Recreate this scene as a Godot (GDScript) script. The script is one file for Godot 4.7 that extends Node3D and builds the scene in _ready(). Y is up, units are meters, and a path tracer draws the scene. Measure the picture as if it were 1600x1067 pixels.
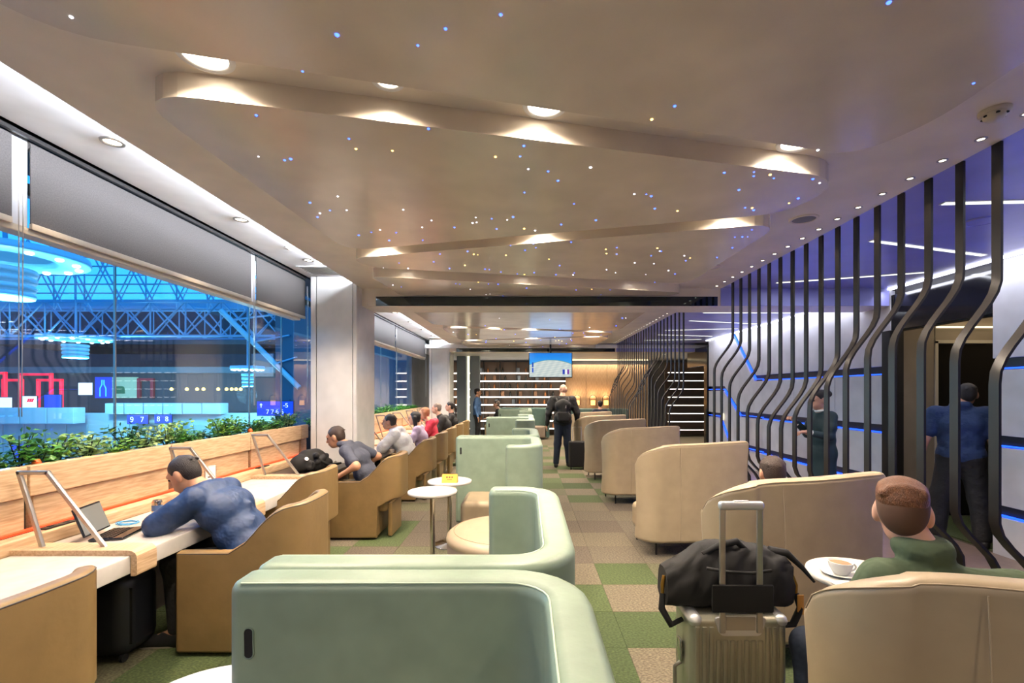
extends Node3D

# ------------------------------------------------------------------ mesh buffer
class Buf:
	var v := PackedVector3Array()
	var i := PackedInt32Array()

	func add(nv: PackedVector3Array, ni: PackedInt32Array) -> void:
		if ni.is_empty():
			return
		var c := nv[ni[0]]
		var vol := 0.0
		for t in range(0, ni.size(), 3):
			vol += (nv[ni[t]] - c).dot((nv[ni[t + 1]] - c).cross(nv[ni[t + 2]] - c))
		var base := v.size()
		v.append_array(nv)
		for t in range(0, ni.size(), 3):
			i.append(base + ni[t])
			if vol > 0.0:
				i.append(base + ni[t + 2])
				i.append(base + ni[t + 1])
			else:
				i.append(base + ni[t + 1])
				i.append(base + ni[t + 2])

	func box(c: Vector3, s: Vector3, b := Basis()) -> Buf:
		var nv := PackedVector3Array()
		var ni := PackedInt32Array()
		for ax in 3:
			for sg in [-1.0, 1.0]:
				var n := Vector3.ZERO
				n[ax] = sg
				var u := Vector3.ZERO
				u[(ax + 1) % 3] = 1.0
				var w := n.cross(u)
				var k := nv.size()
				for q in [[-1, -1], [1, -1], [1, 1], [-1, 1]]:
					nv.append(c + b * ((n + u * q[0] + w * q[1]) * s * 0.5))
				ni.append_array([k, k + 2, k + 1, k, k + 3, k + 2])
		add(nv, ni)
		return self

	func loft(rings: Array, cap := true) -> Buf:
		var nv := PackedVector3Array()
		var ni := PackedInt32Array()
		var n: int = rings[0].size()
		for r in rings:
			nv.append_array(r)
		for a in rings.size() - 1:
			for k in n:
				var p := a * n + k
				var q := a * n + (k + 1) % n
				ni.append_array([p, q, q + n, p, q + n, p + n])
		if cap:
			for e in [0, rings.size() - 1]:
				var c := Vector3.ZERO
				var b := nv.size()
				for p in rings[e]:
					nv.append(p)
					c += p
				nv.append(c / n)
				for k in n:
					if e == 0:
						ni.append_array([b + n, b + (k + 1) % n, b + k])
					else:
						ni.append_array([b + n, b + k, b + (k + 1) % n])
		add(nv, ni)
		return self

	# chamfered / rounded box standing on its centre
	func rbox(c: Vector3, s: Vector3, r: float, k := 1, b := Basis()) -> Buf:
		var rings := []
		var steps := []
		for j in k + 1:
			steps.append([PI * 0.5 * j / k, -1.0])
		for j in k + 1:
			steps.append([PI * 0.5 * (k - j) / k, 1.0])
		for st in steps:
			var rr: float = maxf(r * sin(st[0]), 0.0005)
			var y: float = st[1] * (s.y * 0.5 - r + r * cos(st[0]))
			var ring := PackedVector3Array()
			for q in 4:
				var cx: float = (s.x * 0.5 - r) * [1, -1, -1, 1][q]
				var cz: float = (s.z * 0.5 - r) * [1, 1, -1, -1][q]
				for j in k + 1:
					var a := PI * 0.5 * (q + float(j) / k)
					ring.append(c + b * Vector3(cx + rr * cos(a), y, cz + rr * sin(a)))
			rings.append(ring)
		return loft(rings)

	func tube(pts: Array, rad: Array, n := 10, cap := true) -> Buf:
		var rings := []
		var up := Vector3(0.123, 0.98, 0.15)
		for a in pts.size():
			var d: Vector3 = (pts[mini(a + 1, pts.size() - 1)] - pts[maxi(a - 1, 0)]).normalized()
			if absf(d.dot(up)) > 0.97:
				up = Vector3(1, 0.1, 0.2).normalized()
			var u := d.cross(up).normalized()
			var w := u.cross(d).normalized()
			up = w
			var ring := PackedVector3Array()
			for k in n:
				var t := TAU * k / n
				ring.append(pts[a] + (u * cos(t) + w * sin(t)) * float(rad[a] if rad.size() > 1 else rad[0]))
			rings.append(ring)
		return loft(rings, cap)

	func cyl(a: Vector3, b: Vector3, r: float, n := 16) -> Buf:
		return tube([a, b], [r], n)

	# profile: [radius, y] pairs, turned about the vertical axis at c
	func lathe(c: Vector3, prof: Array, n := 32) -> Buf:
		var rings := []
		for p in prof:
			var ring := PackedVector3Array()
			for k in n:
				var t := TAU * k / n
				ring.append(c + Vector3(cos(t) * p[0], p[1], sin(t) * p[0]))
			rings.append(ring)
		return loft(rings)

	func ball(c: Vector3, r: Vector3, n := 10) -> Buf:
		var rings := []
		var m := maxi(4, n / 2)
		for j in m + 1:
			var a := PI * j / m
			var ring := PackedVector3Array()
			for k in n:
				var t := TAU * k / n
				ring.append(c + Vector3(cos(t) * sin(a) * r.x, -cos(a) * r.y, sin(t) * sin(a) * r.z))
			rings.append(ring)
		return loft(rings, false)

	# polygon in a plane, pushed along a vector: o + ax * p.x + ay * p.y (+ depth)
	func prism(poly: PackedVector2Array, o: Vector3, ax: Vector3, ay: Vector3, depth: Vector3) -> Buf:
		var tri := Geometry2D.triangulate_polygon(poly)
		var n := poly.size()
		var nv := PackedVector3Array()
		var ni := PackedInt32Array()
		for s in 2:
			for p in poly:
				nv.append(o + ax * p.x + ay * p.y + depth * s)
		for t in range(0, tri.size(), 3):
			ni.append_array([tri[t], tri[t + 1], tri[t + 2]])
			ni.append_array([n + tri[t], n + tri[t + 2], n + tri[t + 1]])
		# consistent winding for the sides follows the orientation of the polygon
		var area := 0.0
		for k in n:
			area += poly[k].cross(poly[(k + 1) % n])
		var tarea := 0.0
		if tri.size() >= 3:
			tarea = (poly[tri[1]] - poly[tri[0]]).cross(poly[tri[2]] - poly[tri[0]])
		for k in n:
			var b := nv.size()
			var k2 := (k + 1) % n
			nv.append_array([nv[k], nv[k2], nv[n + k2], nv[n + k]])
			if (area > 0.0) == (tarea > 0.0):
				ni.append_array([b, b + 2, b + 1, b, b + 3, b + 2])
			else:
				ni.append_array([b, b + 1, b + 2, b, b + 2, b + 3])
		add(nv, ni)
		return self

	# upright wall swept along a plan line; pts: Vector2(x, z); every point has a bottom and a top
	func sweep(pts: PackedVector2Array, bot: PackedFloat32Array, top: PackedFloat32Array, th: float, r: float, bulge := 0.0) -> Buf:
		var rings := []
		var n := pts.size()
		var K := 4
		var ends := 4
		var seq := []
		for e in ends:
			seq.append([0, -1.0, PI * 0.5 * (ends - e) / ends])
		for a in n:
			seq.append([a, 0.0, 0.0])
		for e in ends:
			seq.append([n - 1, 1.0, PI * 0.5 * (e + 1) / ends])
		for s in seq:
			var a: int = s[0]
			var d := (pts[mini(a + 1, n - 1)] - pts[maxi(a - 1, 0)]).normalized()
			var nn := Vector2(-d.y, d.x)
			var shrink: float = r * (1.0 - cos(s[2]))
			var p: Vector2 = pts[a] + d * (float(s[1]) * r * sin(s[2]))
			var hw: float = th * 0.5 - shrink * 0.95
			var y0: float = bot[a] + shrink * 0.6
			var y1: float = top[a] - shrink
			var rr: float = minf(maxf(r - shrink * 0.9, 0.004), hw * 0.98)
			var ring := PackedVector3Array()
			var prof := []
			for j in K + 1:
				var t := PI * 0.5 * j / K
				prof.append([hw - rr + rr * cos(t), y1 - rr + rr * sin(t)])
			for j in K + 1:
				var t := PI * 0.5 + PI * 0.5 * j / K
				prof.append([-hw + rr + rr * cos(t), y1 - rr + rr * sin(t)])
			for j in 3:
				prof.append([-hw, lerpf(y1 - rr, y0 + rr, (j + 1) / 4.0)])
			for j in 3:
				var t := PI + PI * 0.5 * j / 2
				prof.append([-hw + rr + rr * cos(t), y0 + rr + rr * sin(t)])
			for j in 3:
				var t := PI * 1.5 + PI * 0.5 * j / 2
				prof.append([hw - rr + rr * cos(t), y0 + rr + rr * sin(t)])
			for j in 3:
				prof.append([hw, lerpf(y0 + rr, y1 - rr, (j + 1) / 4.0)])
			for q in prof:
				var f: float = clampf((q[1] - y0) / maxf(y1 - y0, 0.01), 0.0, 1.0)
				var o: float = q[0] + bulge * sin(PI * f)
				ring.append(Vector3(p.x + nn.x * o, q[1], p.y + nn.y * o))
			rings.append(ring)
		return loft(rings)

	func mesh() -> ArrayMesh:
		var nr := PackedVector3Array()
		nr.resize(v.size())
		for t in range(0, i.size(), 3):
			var n := (v[i[t + 2]] - v[i[t]]).cross(v[i[t + 1]] - v[i[t]])
			nr[i[t]] += n
			nr[i[t + 1]] += n
			nr[i[t + 2]] += n
		for k in nr.size():
			nr[k] = nr[k].normalized() if nr[k].length_squared() > 1e-20 else Vector3.UP
		var arr := []
		arr.resize(Mesh.ARRAY_MAX)
		arr[Mesh.ARRAY_VERTEX] = v
		arr[Mesh.ARRAY_NORMAL] = nr
		arr[Mesh.ARRAY_INDEX] = i
		var m := ArrayMesh.new()
		m.add_surface_from_arrays(Mesh.PRIMITIVE_TRIANGLES, arr)
		return m

	# ------------------------------------------------------------- smooth bodies
	# prims: [a, b, ra, rb] tapered capsules or [centre, radii, basis] ellipsoids
	func nets(prims: Array, cell: float, k: float) -> Buf:
		var lo := Vector3(1e9, 1e9, 1e9)
		var hi := -lo
		var pad := 2.2 / k + cell * 1.5
		var boxes := []
		for p in prims:
			var l: Vector3
			var h: Vector3
			if p.size() == 4:
				var m := Vector3.ONE * (maxf(p[2], p[3]) + pad)
				l = p[0].min(p[1]) - m
				h = p[0].max(p[1]) + m
			else:
				var m2: float = maxf(p[1].x, maxf(p[1].y, p[1].z)) + pad
				l = p[0] - Vector3.ONE * m2
				h = p[0] + Vector3.ONE * m2
			boxes.append([l, h])
			lo = lo.min(l)
			hi = hi.max(h)
		var nx := int((hi.x - lo.x) / cell) + 2
		var ny := int((hi.y - lo.y) / cell) + 2
		var nz := int((hi.z - lo.z) / cell) + 2
		var acc := PackedFloat32Array()
		acc.resize(nx * ny * nz)
		for q in prims.size():
			var p: Array = prims[q]
			var l: Vector3 = (boxes[q][0] - lo) / cell
			var h: Vector3 = (boxes[q][1] - lo) / cell
			var x1 := mini(nx - 1, int(h.x) + 1)
			var cap := p.size() == 4
			var a: Vector3 = p[0]
			var ab := Vector3.ZERO
			var inv := 0.0
			var ra := 0.0
			var rd := 0.0
			var bi := Basis()
			var mr := 0.0
			if cap:
				ab = p[1] - a
				inv = 1.0 / maxf(ab.length_squared(), 1e-9)
				ra = p[2]
				rd = p[3] - p[2]
			else:
				var e: Vector3 = p[1]
				mr = minf(e.x, minf(e.y, e.z))
				bi = Basis.from_scale(Vector3(1 / e.x, 1 / e.y, 1 / e.z)) * (p[2] as Basis).inverse()
			for z in range(maxi(0, int(l.z)), mini(nz - 1, int(h.z) + 1) + 1):
				for y in range(maxi(0, int(l.y)), mini(ny - 1, int(h.y) + 1) + 1):
					var row := (z * ny + y) * nx
					for x in range(maxi(0, int(l.x)), x1 + 1):
						var pp := lo + Vector3(x, y, z) * cell - a
						var d: float
						if cap:
							var t := clampf(pp.dot(ab) * inv, 0.0, 1.0)
							d = (pp - ab * t).length() - ra - rd * t
						else:
							d = ((bi * pp).length() - 1.0) * mr
						if d * k < 4.0:
							acc[row + x] += exp(-k * maxf(d, -1.2 / k * 6.0))
		for q in acc.size():
			acc[q] = 1.0 if acc[q] < 0.02 else -log(acc[q]) / k
		var ids := PackedInt32Array()
		ids.resize(acc.size())
		var nv := PackedVector3Array()
		var ni := PackedInt32Array()
		var sx := 1
		var sy := nx
		var sz := nx * ny
		var off := [0, sx, sy, sx + sy, sz, sx + sz, sy + sz, sx + sy + sz]
		var edges := [[0, 1], [2, 3], [4, 5], [6, 7], [0, 2], [1, 3], [4, 6], [5, 7], [0, 4], [1, 5], [2, 6], [3, 7]]
		for z in nz - 1:
			for y in ny - 1:
				var row := (z * ny + y) * nx
				for x in nx - 1:
					var c := row + x
					if acc[c] == 1.0 and acc[c + sx + sy + sz] == 1.0:
						continue
					var ins := 0
					for o in off:
						if acc[c + o] < 0.0:
							ins += 1
					if ins == 0 or ins == 8:
						continue
					var s := Vector3.ZERO
					var cnt := 0
					for e in edges:
						var va := acc[c + off[e[0]]]
						var vb := acc[c + off[e[1]]]
						if (va < 0.0) != (vb < 0.0):
							if va == 1.0: va = cell
							if vb == 1.0: vb = cell
							var t := va / (va - vb)
							var ea: int = e[0]
							var eb: int = e[1]
							s += Vector3(ea & 1, (ea >> 1) & 1, ea >> 2).lerp(Vector3(eb & 1, (eb >> 1) & 1, eb >> 2), t)
							cnt += 1
					ids[c] = nv.size() + 1
					nv.append(lo + (Vector3(x, y, z) + s / cnt) * cell)
		for z in range(1, nz - 1):
			for y in range(1, ny - 1):
				var row := (z * ny + y) * nx
				for x in range(1, nx - 1):
					var c := row + x
					if ids[c] == 0:
						continue
					var inn := acc[c] < 0.0
					for e in [[sx, sy, sz], [sy, sz, sx], [sz, sx, sy]]:
						if (acc[c + e[0]] < 0.0) == inn:
							continue
						var q0 := ids[c] - 1
						var q1 := ids[c - e[1]] - 1
						var q2 := ids[c - e[1] - e[2]] - 1
						var q3 := ids[c - e[2]] - 1
						if q1 < 0 or q2 < 0 or q3 < 0:
							continue
						if inn:
							ni.append_array([q0, q1, q2, q0, q2, q3])
						else:
							ni.append_array([q0, q2, q1, q0, q3, q2])
		add(nv, ni)
		return self


# ------------------------------------------------------------------ small helpers
const FOCAL := 742.0
const VX := 822.0
const VY := 612.0
const EYE := 1.65
var M := {}
var used := {}
var rng := RandomNumberGenerator.new()

func V(x: float, y: float, d: float) -> Vector3:
	return Vector3(x, y, -d)

# the point of a pixel of the photograph at a known depth
func px(u: float, w: float, d: float) -> Vector3:
	return Vector3((u - VX) / FOCAL * d, EYE - (w - VY) / FOCAL * d, -d)

func numbered(called: String) -> String:
	if not used.has(called):
		used[called] = 0
		return called
	used[called] += 1
	return "%s_%03d" % [called, used[called]]

func tag(o: Node, label: String, category: String, group := "") -> Node:
	o.set_meta("label", label)
	o.set_meta("category", category)
	if group != "":
		o.set_meta("group", group)
	return o

func thing(called: String, label: String, category: String, at := Vector3.ZERO, turn := 0.0, group := "") -> Node3D:
	var o := Node3D.new()
	o.name = numbered(called)
	add_child(o)
	o.position = at
	o.rotation.y = turn
	tag(o, label, category, group)
	return o

func inst(called: String, m: Mesh, mt: Material, parent: Node, at := Vector3.ZERO, label := "") -> MeshInstance3D:
	var o := MeshInstance3D.new()
	o.name = numbered(called) if parent == self else called
	o.mesh = m
	o.material_override = mt
	o.position = at
	parent.add_child(o, true)
	if label != "":
		o.set_meta("label", label)
	return o

func part(called: String, b: Buf, mt: Material, parent: Node, label := "") -> MeshInstance3D:
	return inst(called, b.mesh(), mt, parent, Vector3.ZERO, label)

func solo(called: String, b: Buf, mt: Material, label: String, category: String, group := "") -> MeshInstance3D:
	var o := part(called, b, mt, self)
	tag(o, label, category, group)
	return o

func struct(called: String, b: Buf, mt: Material) -> MeshInstance3D:
	var o := part(called, b, mt, self)
	o.set_meta("kind", "structure")
	return o

func copy_of(src: Node3D, at: Vector3, turn: float, label := "") -> Node3D:
	var c: Node3D = src.duplicate()
	c.name = numbered(String(src.name).get_slice("_0", 0))
	add_child(c)
	c.position = at
	c.rotation.y = turn
	if label != "":
		c.set_meta("label", label)
	return c

func col(r: float, g: float, b: float) -> Color:
	return Color(r / 255.0, g / 255.0, b / 255.0)

func mat(called: String, c: Color, rough := 0.6, metal := 0.0) -> StandardMaterial3D:
	var m := StandardMaterial3D.new()
	m.resource_name = called
	m.albedo_color = c
	m.roughness = rough
	m.metallic = metal
	M[called] = m
	return m

func glow(called: String, c: Color, e: float) -> StandardMaterial3D:
	var m := mat(called, c, 0.5)
	m.emission_enabled = true
	m.emission = c
	m.emission_energy_multiplier = e
	return m

func noise_tex(freq: float, lo: Color, hi: Color, octaves := 4, size := 512, sd := 1) -> NoiseTexture2D:
	var n := FastNoiseLite.new()
	n.seed = sd
	n.frequency = freq
	n.fractal_octaves = octaves
	var t := NoiseTexture2D.new()
	t.width = size
	t.height = size
	t.seamless = true
	t.noise = n
	var g := Gradient.new()
	g.set_color(0, lo)
	g.set_color(1, hi)
	t.color_ramp = g
	return t

func textured(m: StandardMaterial3D, t: Texture2D, scale: Vector3) -> StandardMaterial3D:
	m.albedo_texture = t
	m.uv1_triplanar = true
	m.uv1_world_triplanar = true
	m.uv1_scale = scale
	return m

func relief(m: StandardMaterial3D, t: Texture2D, cm: float) -> void:
	m.heightmap_enabled = true
	m.heightmap_texture = t
	m.heightmap_scale = cm

func spot(called: String, at: Vector3, e: float, c: Color, angle := 60.0, size := 0.05, towards := Vector3.DOWN) -> void:
	var l := SpotLight3D.new()
	l.name = numbered(called)
	add_child(l)
	l.position = at
	l.basis = Basis.looking_at(towards, Vector3.RIGHT if absf(towards.y) > 0.9 else Vector3.UP)
	l.light_energy = e
	l.light_color = c
	l.light_size = size
	l.spot_angle = angle
	l.spot_angle_attenuation = 0.8
	l.spot_range = 30.0
	l.spot_attenuation = 2.0
	l.shadow_enabled = true

func area(called: String, at: Vector3, towards: Vector3, size: Vector2, e: float, c: Color, upv := Vector3.UP) -> void:
	var l := AreaLight3D.new()
	l.name = numbered(called)
	add_child(l)
	l.position = at
	l.basis = Basis.looking_at(towards, upv)
	l.area_size = size
	l.light_energy = e
	l.light_color = c
	l.area_range = 40.0
	l.area_attenuation = 2.0
	l.shadow_enabled = true

func rounded(poly: Array, r: Array, k := 6) -> PackedVector2Array:
	var out := PackedVector2Array()
	var n := poly.size()
	for a in n:
		var p: Vector2 = poly[a]
		var d0: Vector2 = (poly[(a + n - 1) % n] - p)
		var d1: Vector2 = (poly[(a + 1) % n] - p)
		var rr: float = r[a] if r.size() > 1 else r[0]
		rr = minf(rr, minf(d0.length(), d1.length()) * 0.48)
		var s := p + d0.normalized() * rr
		var e := p + d1.normalized() * rr
		for j in k + 1:
			var t := float(j) / k
			out.append(s.lerp(p, t).lerp(p.lerp(e, t), t))
	return out

func _ready() -> void:
	rng.seed = 7
	# camera: level, lens shifted up
	var cam := Camera3D.new()
	cam.name = "camera"
	add_child(cam)
	cam.position = Vector3(0, EYE, 0)
	cam.projection = Camera3D.PROJECTION_FRUSTUM
	cam.near = 0.1
	cam.far = 300.0
	cam.size = 1067.0 / FOCAL * cam.near
	cam.frustum_offset = Vector2((800.0 - VX) / FOCAL, (VY - 533.5) / FOCAL) * cam.near
	cam.current = true
	# sky and exposure
	var env := Environment.new()
	var sky := Sky.new()
	var sm := ProceduralSkyMaterial.new()
	sm.sky_top_color = col(30, 130, 225)
	sm.sky_horizon_color = col(60, 175, 240)
	sm.ground_bottom_color = col(20, 40, 60)
	sm.ground_horizon_color = col(30, 70, 100)
	sky.sky_material = sm
	env.background_mode = Environment.BG_SKY
	env.sky = sky
	env.background_energy_multiplier = 2.2
	env.tonemap_mode = Environment.TONE_MAPPER_LINEAR
	env.tonemap_exposure = 1.15
	env.sdfgi_enabled = true
	env.ssao_enabled = true
	env.ssil_enabled = true
	var we := WorldEnvironment.new()
	we.name = "world"
	we.environment = env
	add_child(we)
	# long strips of light: window cove, wall cove, blue reveals
	for b in [[-1.5, 6.0], [6.8, 13.3]]:
		area("cove_light", V(-2.10, 3.082, (b[0] + b[1]) * 0.5), Vector3(-1, 0.1, 0), Vector2(b[1] - b[0], 0.03), 14.0, col(232, 240, 255))
	area("wall_cove_light", V(4.60, 2.93, 4.5), Vector3(0.55, -1, 0), Vector2(0.05, 15.0), 4.5, col(240, 242, 255), Vector3(0, 0, 1))
	for g in [[1.93, 1.0, 4.8], [1.15, 1.0, 4.8], [0.45, 1.0, 4.8], [1.93, 6.3, 9.8], [1.15, 6.3, 10.5], [0.45, 6.3, 11.0]]:
		area("blue_reveal_light", V(4.755, g[0] - 0.03, (g[1] + g[2]) * 0.5), Vector3(-1, 0.25, 0), Vector2(g[2] - g[1], 0.03), 0.65, col(40, 90, 255))
	make_materials()
	shell()
	ceiling_parts()
	window_side()
	corridor_side()
	bar_screens()
	end_zone()

	booths()
	tub_chairs()
	cream_chairs()
	tables_and_bags()
	desk_things()
	planters()

	terminal_hall()
	people()



func make_materials() -> void:
	var fine := noise_tex(0.09, Color(0.80, 0.80, 0.80), Color(1, 1, 1), 3, 512, 3)
	var soft := noise_tex(0.012, Color(0.92, 0.92, 0.92), Color(1, 1, 1), 3, 512, 5)
	var pile := noise_tex(0.035, Color(0.55, 0.55, 0.55), Color(1.0, 1.0, 1.0), 6, 1024, 9)
	var streak := noise_tex(0.02, Color(0.80, 0.76, 0.70), Color(1, 1, 1), 5, 512, 11)
	var bump := noise_tex(0.05, Color(0, 0, 0), Color(1, 1, 1), 4, 512, 13)
	# carpet
	var k := 0
	for c in [col(92, 108, 62), col(102, 117, 72), col(82, 98, 55), col(136, 124, 102), col(128, 117, 98), col(119, 107, 91), col(122, 119, 90)]:
		relief(textured(mat("carpet_%d" % k, c, 0.95), pile, Vector3(1.1, 1.1, 1.9)), pile, 0.3)
		k += 1
	textured(mat("carpet_base", col(120, 110, 90), 0.95), pile, Vector3(1.7, 1.7, 1.7))
	textured(mat("corridor_floor", col(128, 108, 96), 0.35), soft, Vector3.ONE)
	# room surfaces
	textured(mat("beige_ceiling", col(237, 226, 209), 0.45), soft, Vector3(0.3, 0.3, 0.3))
	textured(mat("star_panel", col(231, 219, 201), 0.2), soft, Vector3(0.3, 0.3, 0.3))
	M.star_panel.metallic_specular = 0.6
	textured(mat("white_paint", col(242, 242, 242), 0.55), soft, Vector3(0.4, 0.4, 0.4))
	textured(mat("white_gloss", col(208, 206, 201), 0.22), soft, Vector3(0.4, 0.4, 0.4))
	textured(mat("blue_washed_white", col(150, 152, 214), 0.35), soft, Vector3(0.3, 0.3, 0.3))  # white ceiling; the blue LED wash is put into its colour
	textured(mat("wall_panel", col(204, 204, 210), 0.45), soft, Vector3(0.4, 0.4, 0.4))
	textured(mat("dark_wall", col(34, 32, 32), 0.4), soft, Vector3(0.5, 0.5, 0.5))
	textured(mat("grey_wall", col(120, 122, 124), 0.6), soft, Vector3(0.4, 0.4, 0.4))
	textured(mat("taupe_wall", col(150, 136, 118), 0.6), soft, Vector3(0.4, 0.4, 0.4))
	mat("mirror_band", col(70, 78, 80), 0.04, 0.9)
	mat("black_metal", col(30, 28, 27), 0.38, 0.3)
	mat("black_gloss", col(16, 16, 17), 0.12)
	mat("slot_black", col(10, 10, 10), 0.6)
	textured(mat("blind_fabric", col(92, 87, 84), 0.85), fine, Vector3(2, 2, 2))
	mat("rail_beige", col(196, 186, 168), 0.4)
	mat("alu", col(176, 172, 164), 0.32, 0.85)
	mat("chrome", col(200, 196, 190), 0.12, 1.0)
	var wood_v := textured(mat("pale_wood", col(214, 184, 150), 0.42), streak, Vector3(5.0, 0.7, 0.5))
	wood_v.uv1_scale = Vector3(6.0, 5.0, 0.5)
	textured(mat("wood_upright", col(214, 184, 150), 0.5), streak, Vector3(5.0, 0.5, 5.0))
	textured(mat("white_stone", col(206, 201, 194), 0.16), soft, Vector3(1, 1, 1))
	textured(mat("dark_desk", col(62, 55, 50), 0.4), soft, Vector3(1, 1, 1))
	# upholstery
	relief(textured(mat("mint_leather", col(136, 154, 134), 0.4), soft, Vector3(0.8, 0.8, 0.8)), bump, 0.05)
	relief(textured(mat("cream_leather", col(164, 146, 118), 0.42), soft, Vector3(0.8, 0.8, 0.8)), bump, 0.05)
	relief(textured(mat("tan_leather", col(136, 110, 70), 0.4), soft, Vector3(0.8, 0.8, 0.8)), bump, 0.06)
	textured(mat("teal_fabric", col(84, 110, 104), 0.7), soft, Vector3.ONE)
	textured(mat("taupe_fabric", col(150, 132, 116), 0.7), soft, Vector3.ONE)
	mat("cream_piping", col(150, 132, 106), 0.5)
	mat("mint_piping", col(186, 204, 178), 0.5)
	# bags
	textured(mat("black_nylon", col(22, 21, 21), 0.85), fine, Vector3(6, 6, 6))
	mat("black_strap", col(15, 15, 15), 0.9)
	mat("brass", col(170, 128, 60), 0.3, 0.9)
	mat("tag_tan", col(176, 124, 56), 0.6)
	textured(mat("grooved_alu", col(178, 176, 158), 0.34, 0.7), soft, Vector3(1, 1, 1))
	mat("corner_alu", col(206, 206, 206), 0.3, 0.6)
	mat("porcelain", col(240, 238, 232), 0.12)
	mat("coffee", col(150, 112, 82), 0.2)
	mat("paper", col(240, 238, 232), 0.8)
	mat("orange_card", col(240, 164, 62), 0.7)
	mat("print_dark", col(70, 50, 40), 0.8)
	mat("dark_screen", col(24, 26, 30), 0.1)
	mat("can_blue", col(70, 96, 140), 0.3)
	mat("cable_blue", col(70, 150, 200), 0.5)
	# plants
	for g in [["leaf_a", col(66, 122, 44)], ["leaf_b", col(116, 160, 54)], ["leaf_c", col(42, 92, 48)], ["leaf_d", col(130, 158, 90)], ["leaf_e", col(70, 150, 44)]]:
		var lm := mat(g[0], g[1], 0.4)
		lm.backlight_enabled = true
		lm.backlight = g[1].darkened(0.5)
	mat("soil", col(40, 34, 28), 0.95)
	mat("fruit", col(226, 96, 30), 0.4)
	# light-giving faces
	glow("lamp_warm", col(255, 240, 218), 7.0)
	glow("lamp_cool", col(250, 250, 255), 5.0)
	glow("led_white", col(240, 242, 255), 3.0)
	glow("led_line", col(246, 250, 228), 1.3)
	glow("led_blue", col(30, 84, 255), 2.2)
	glow("led_red", col(240, 70, 34), 0.8)
	glow("led_cream", col(255, 240, 200), 1.4)
	glow("shelf_led", col(255, 248, 240), 1.8)
	glow("lamp_amber", col(255, 190, 110), 2.0)
	glow("star_blue", col(60, 96, 255), 5.0)
	glow("star_white", col(236, 236, 255), 5.0)
	glow("star_gold", col(255, 206, 110), 5.0)
	var pane := mat("window_pane", Color(0.9, 0.97, 1.0, 0.02), 0.0)
	pane.transparency = BaseMaterial3D.TRANSPARENCY_ALPHA


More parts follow.
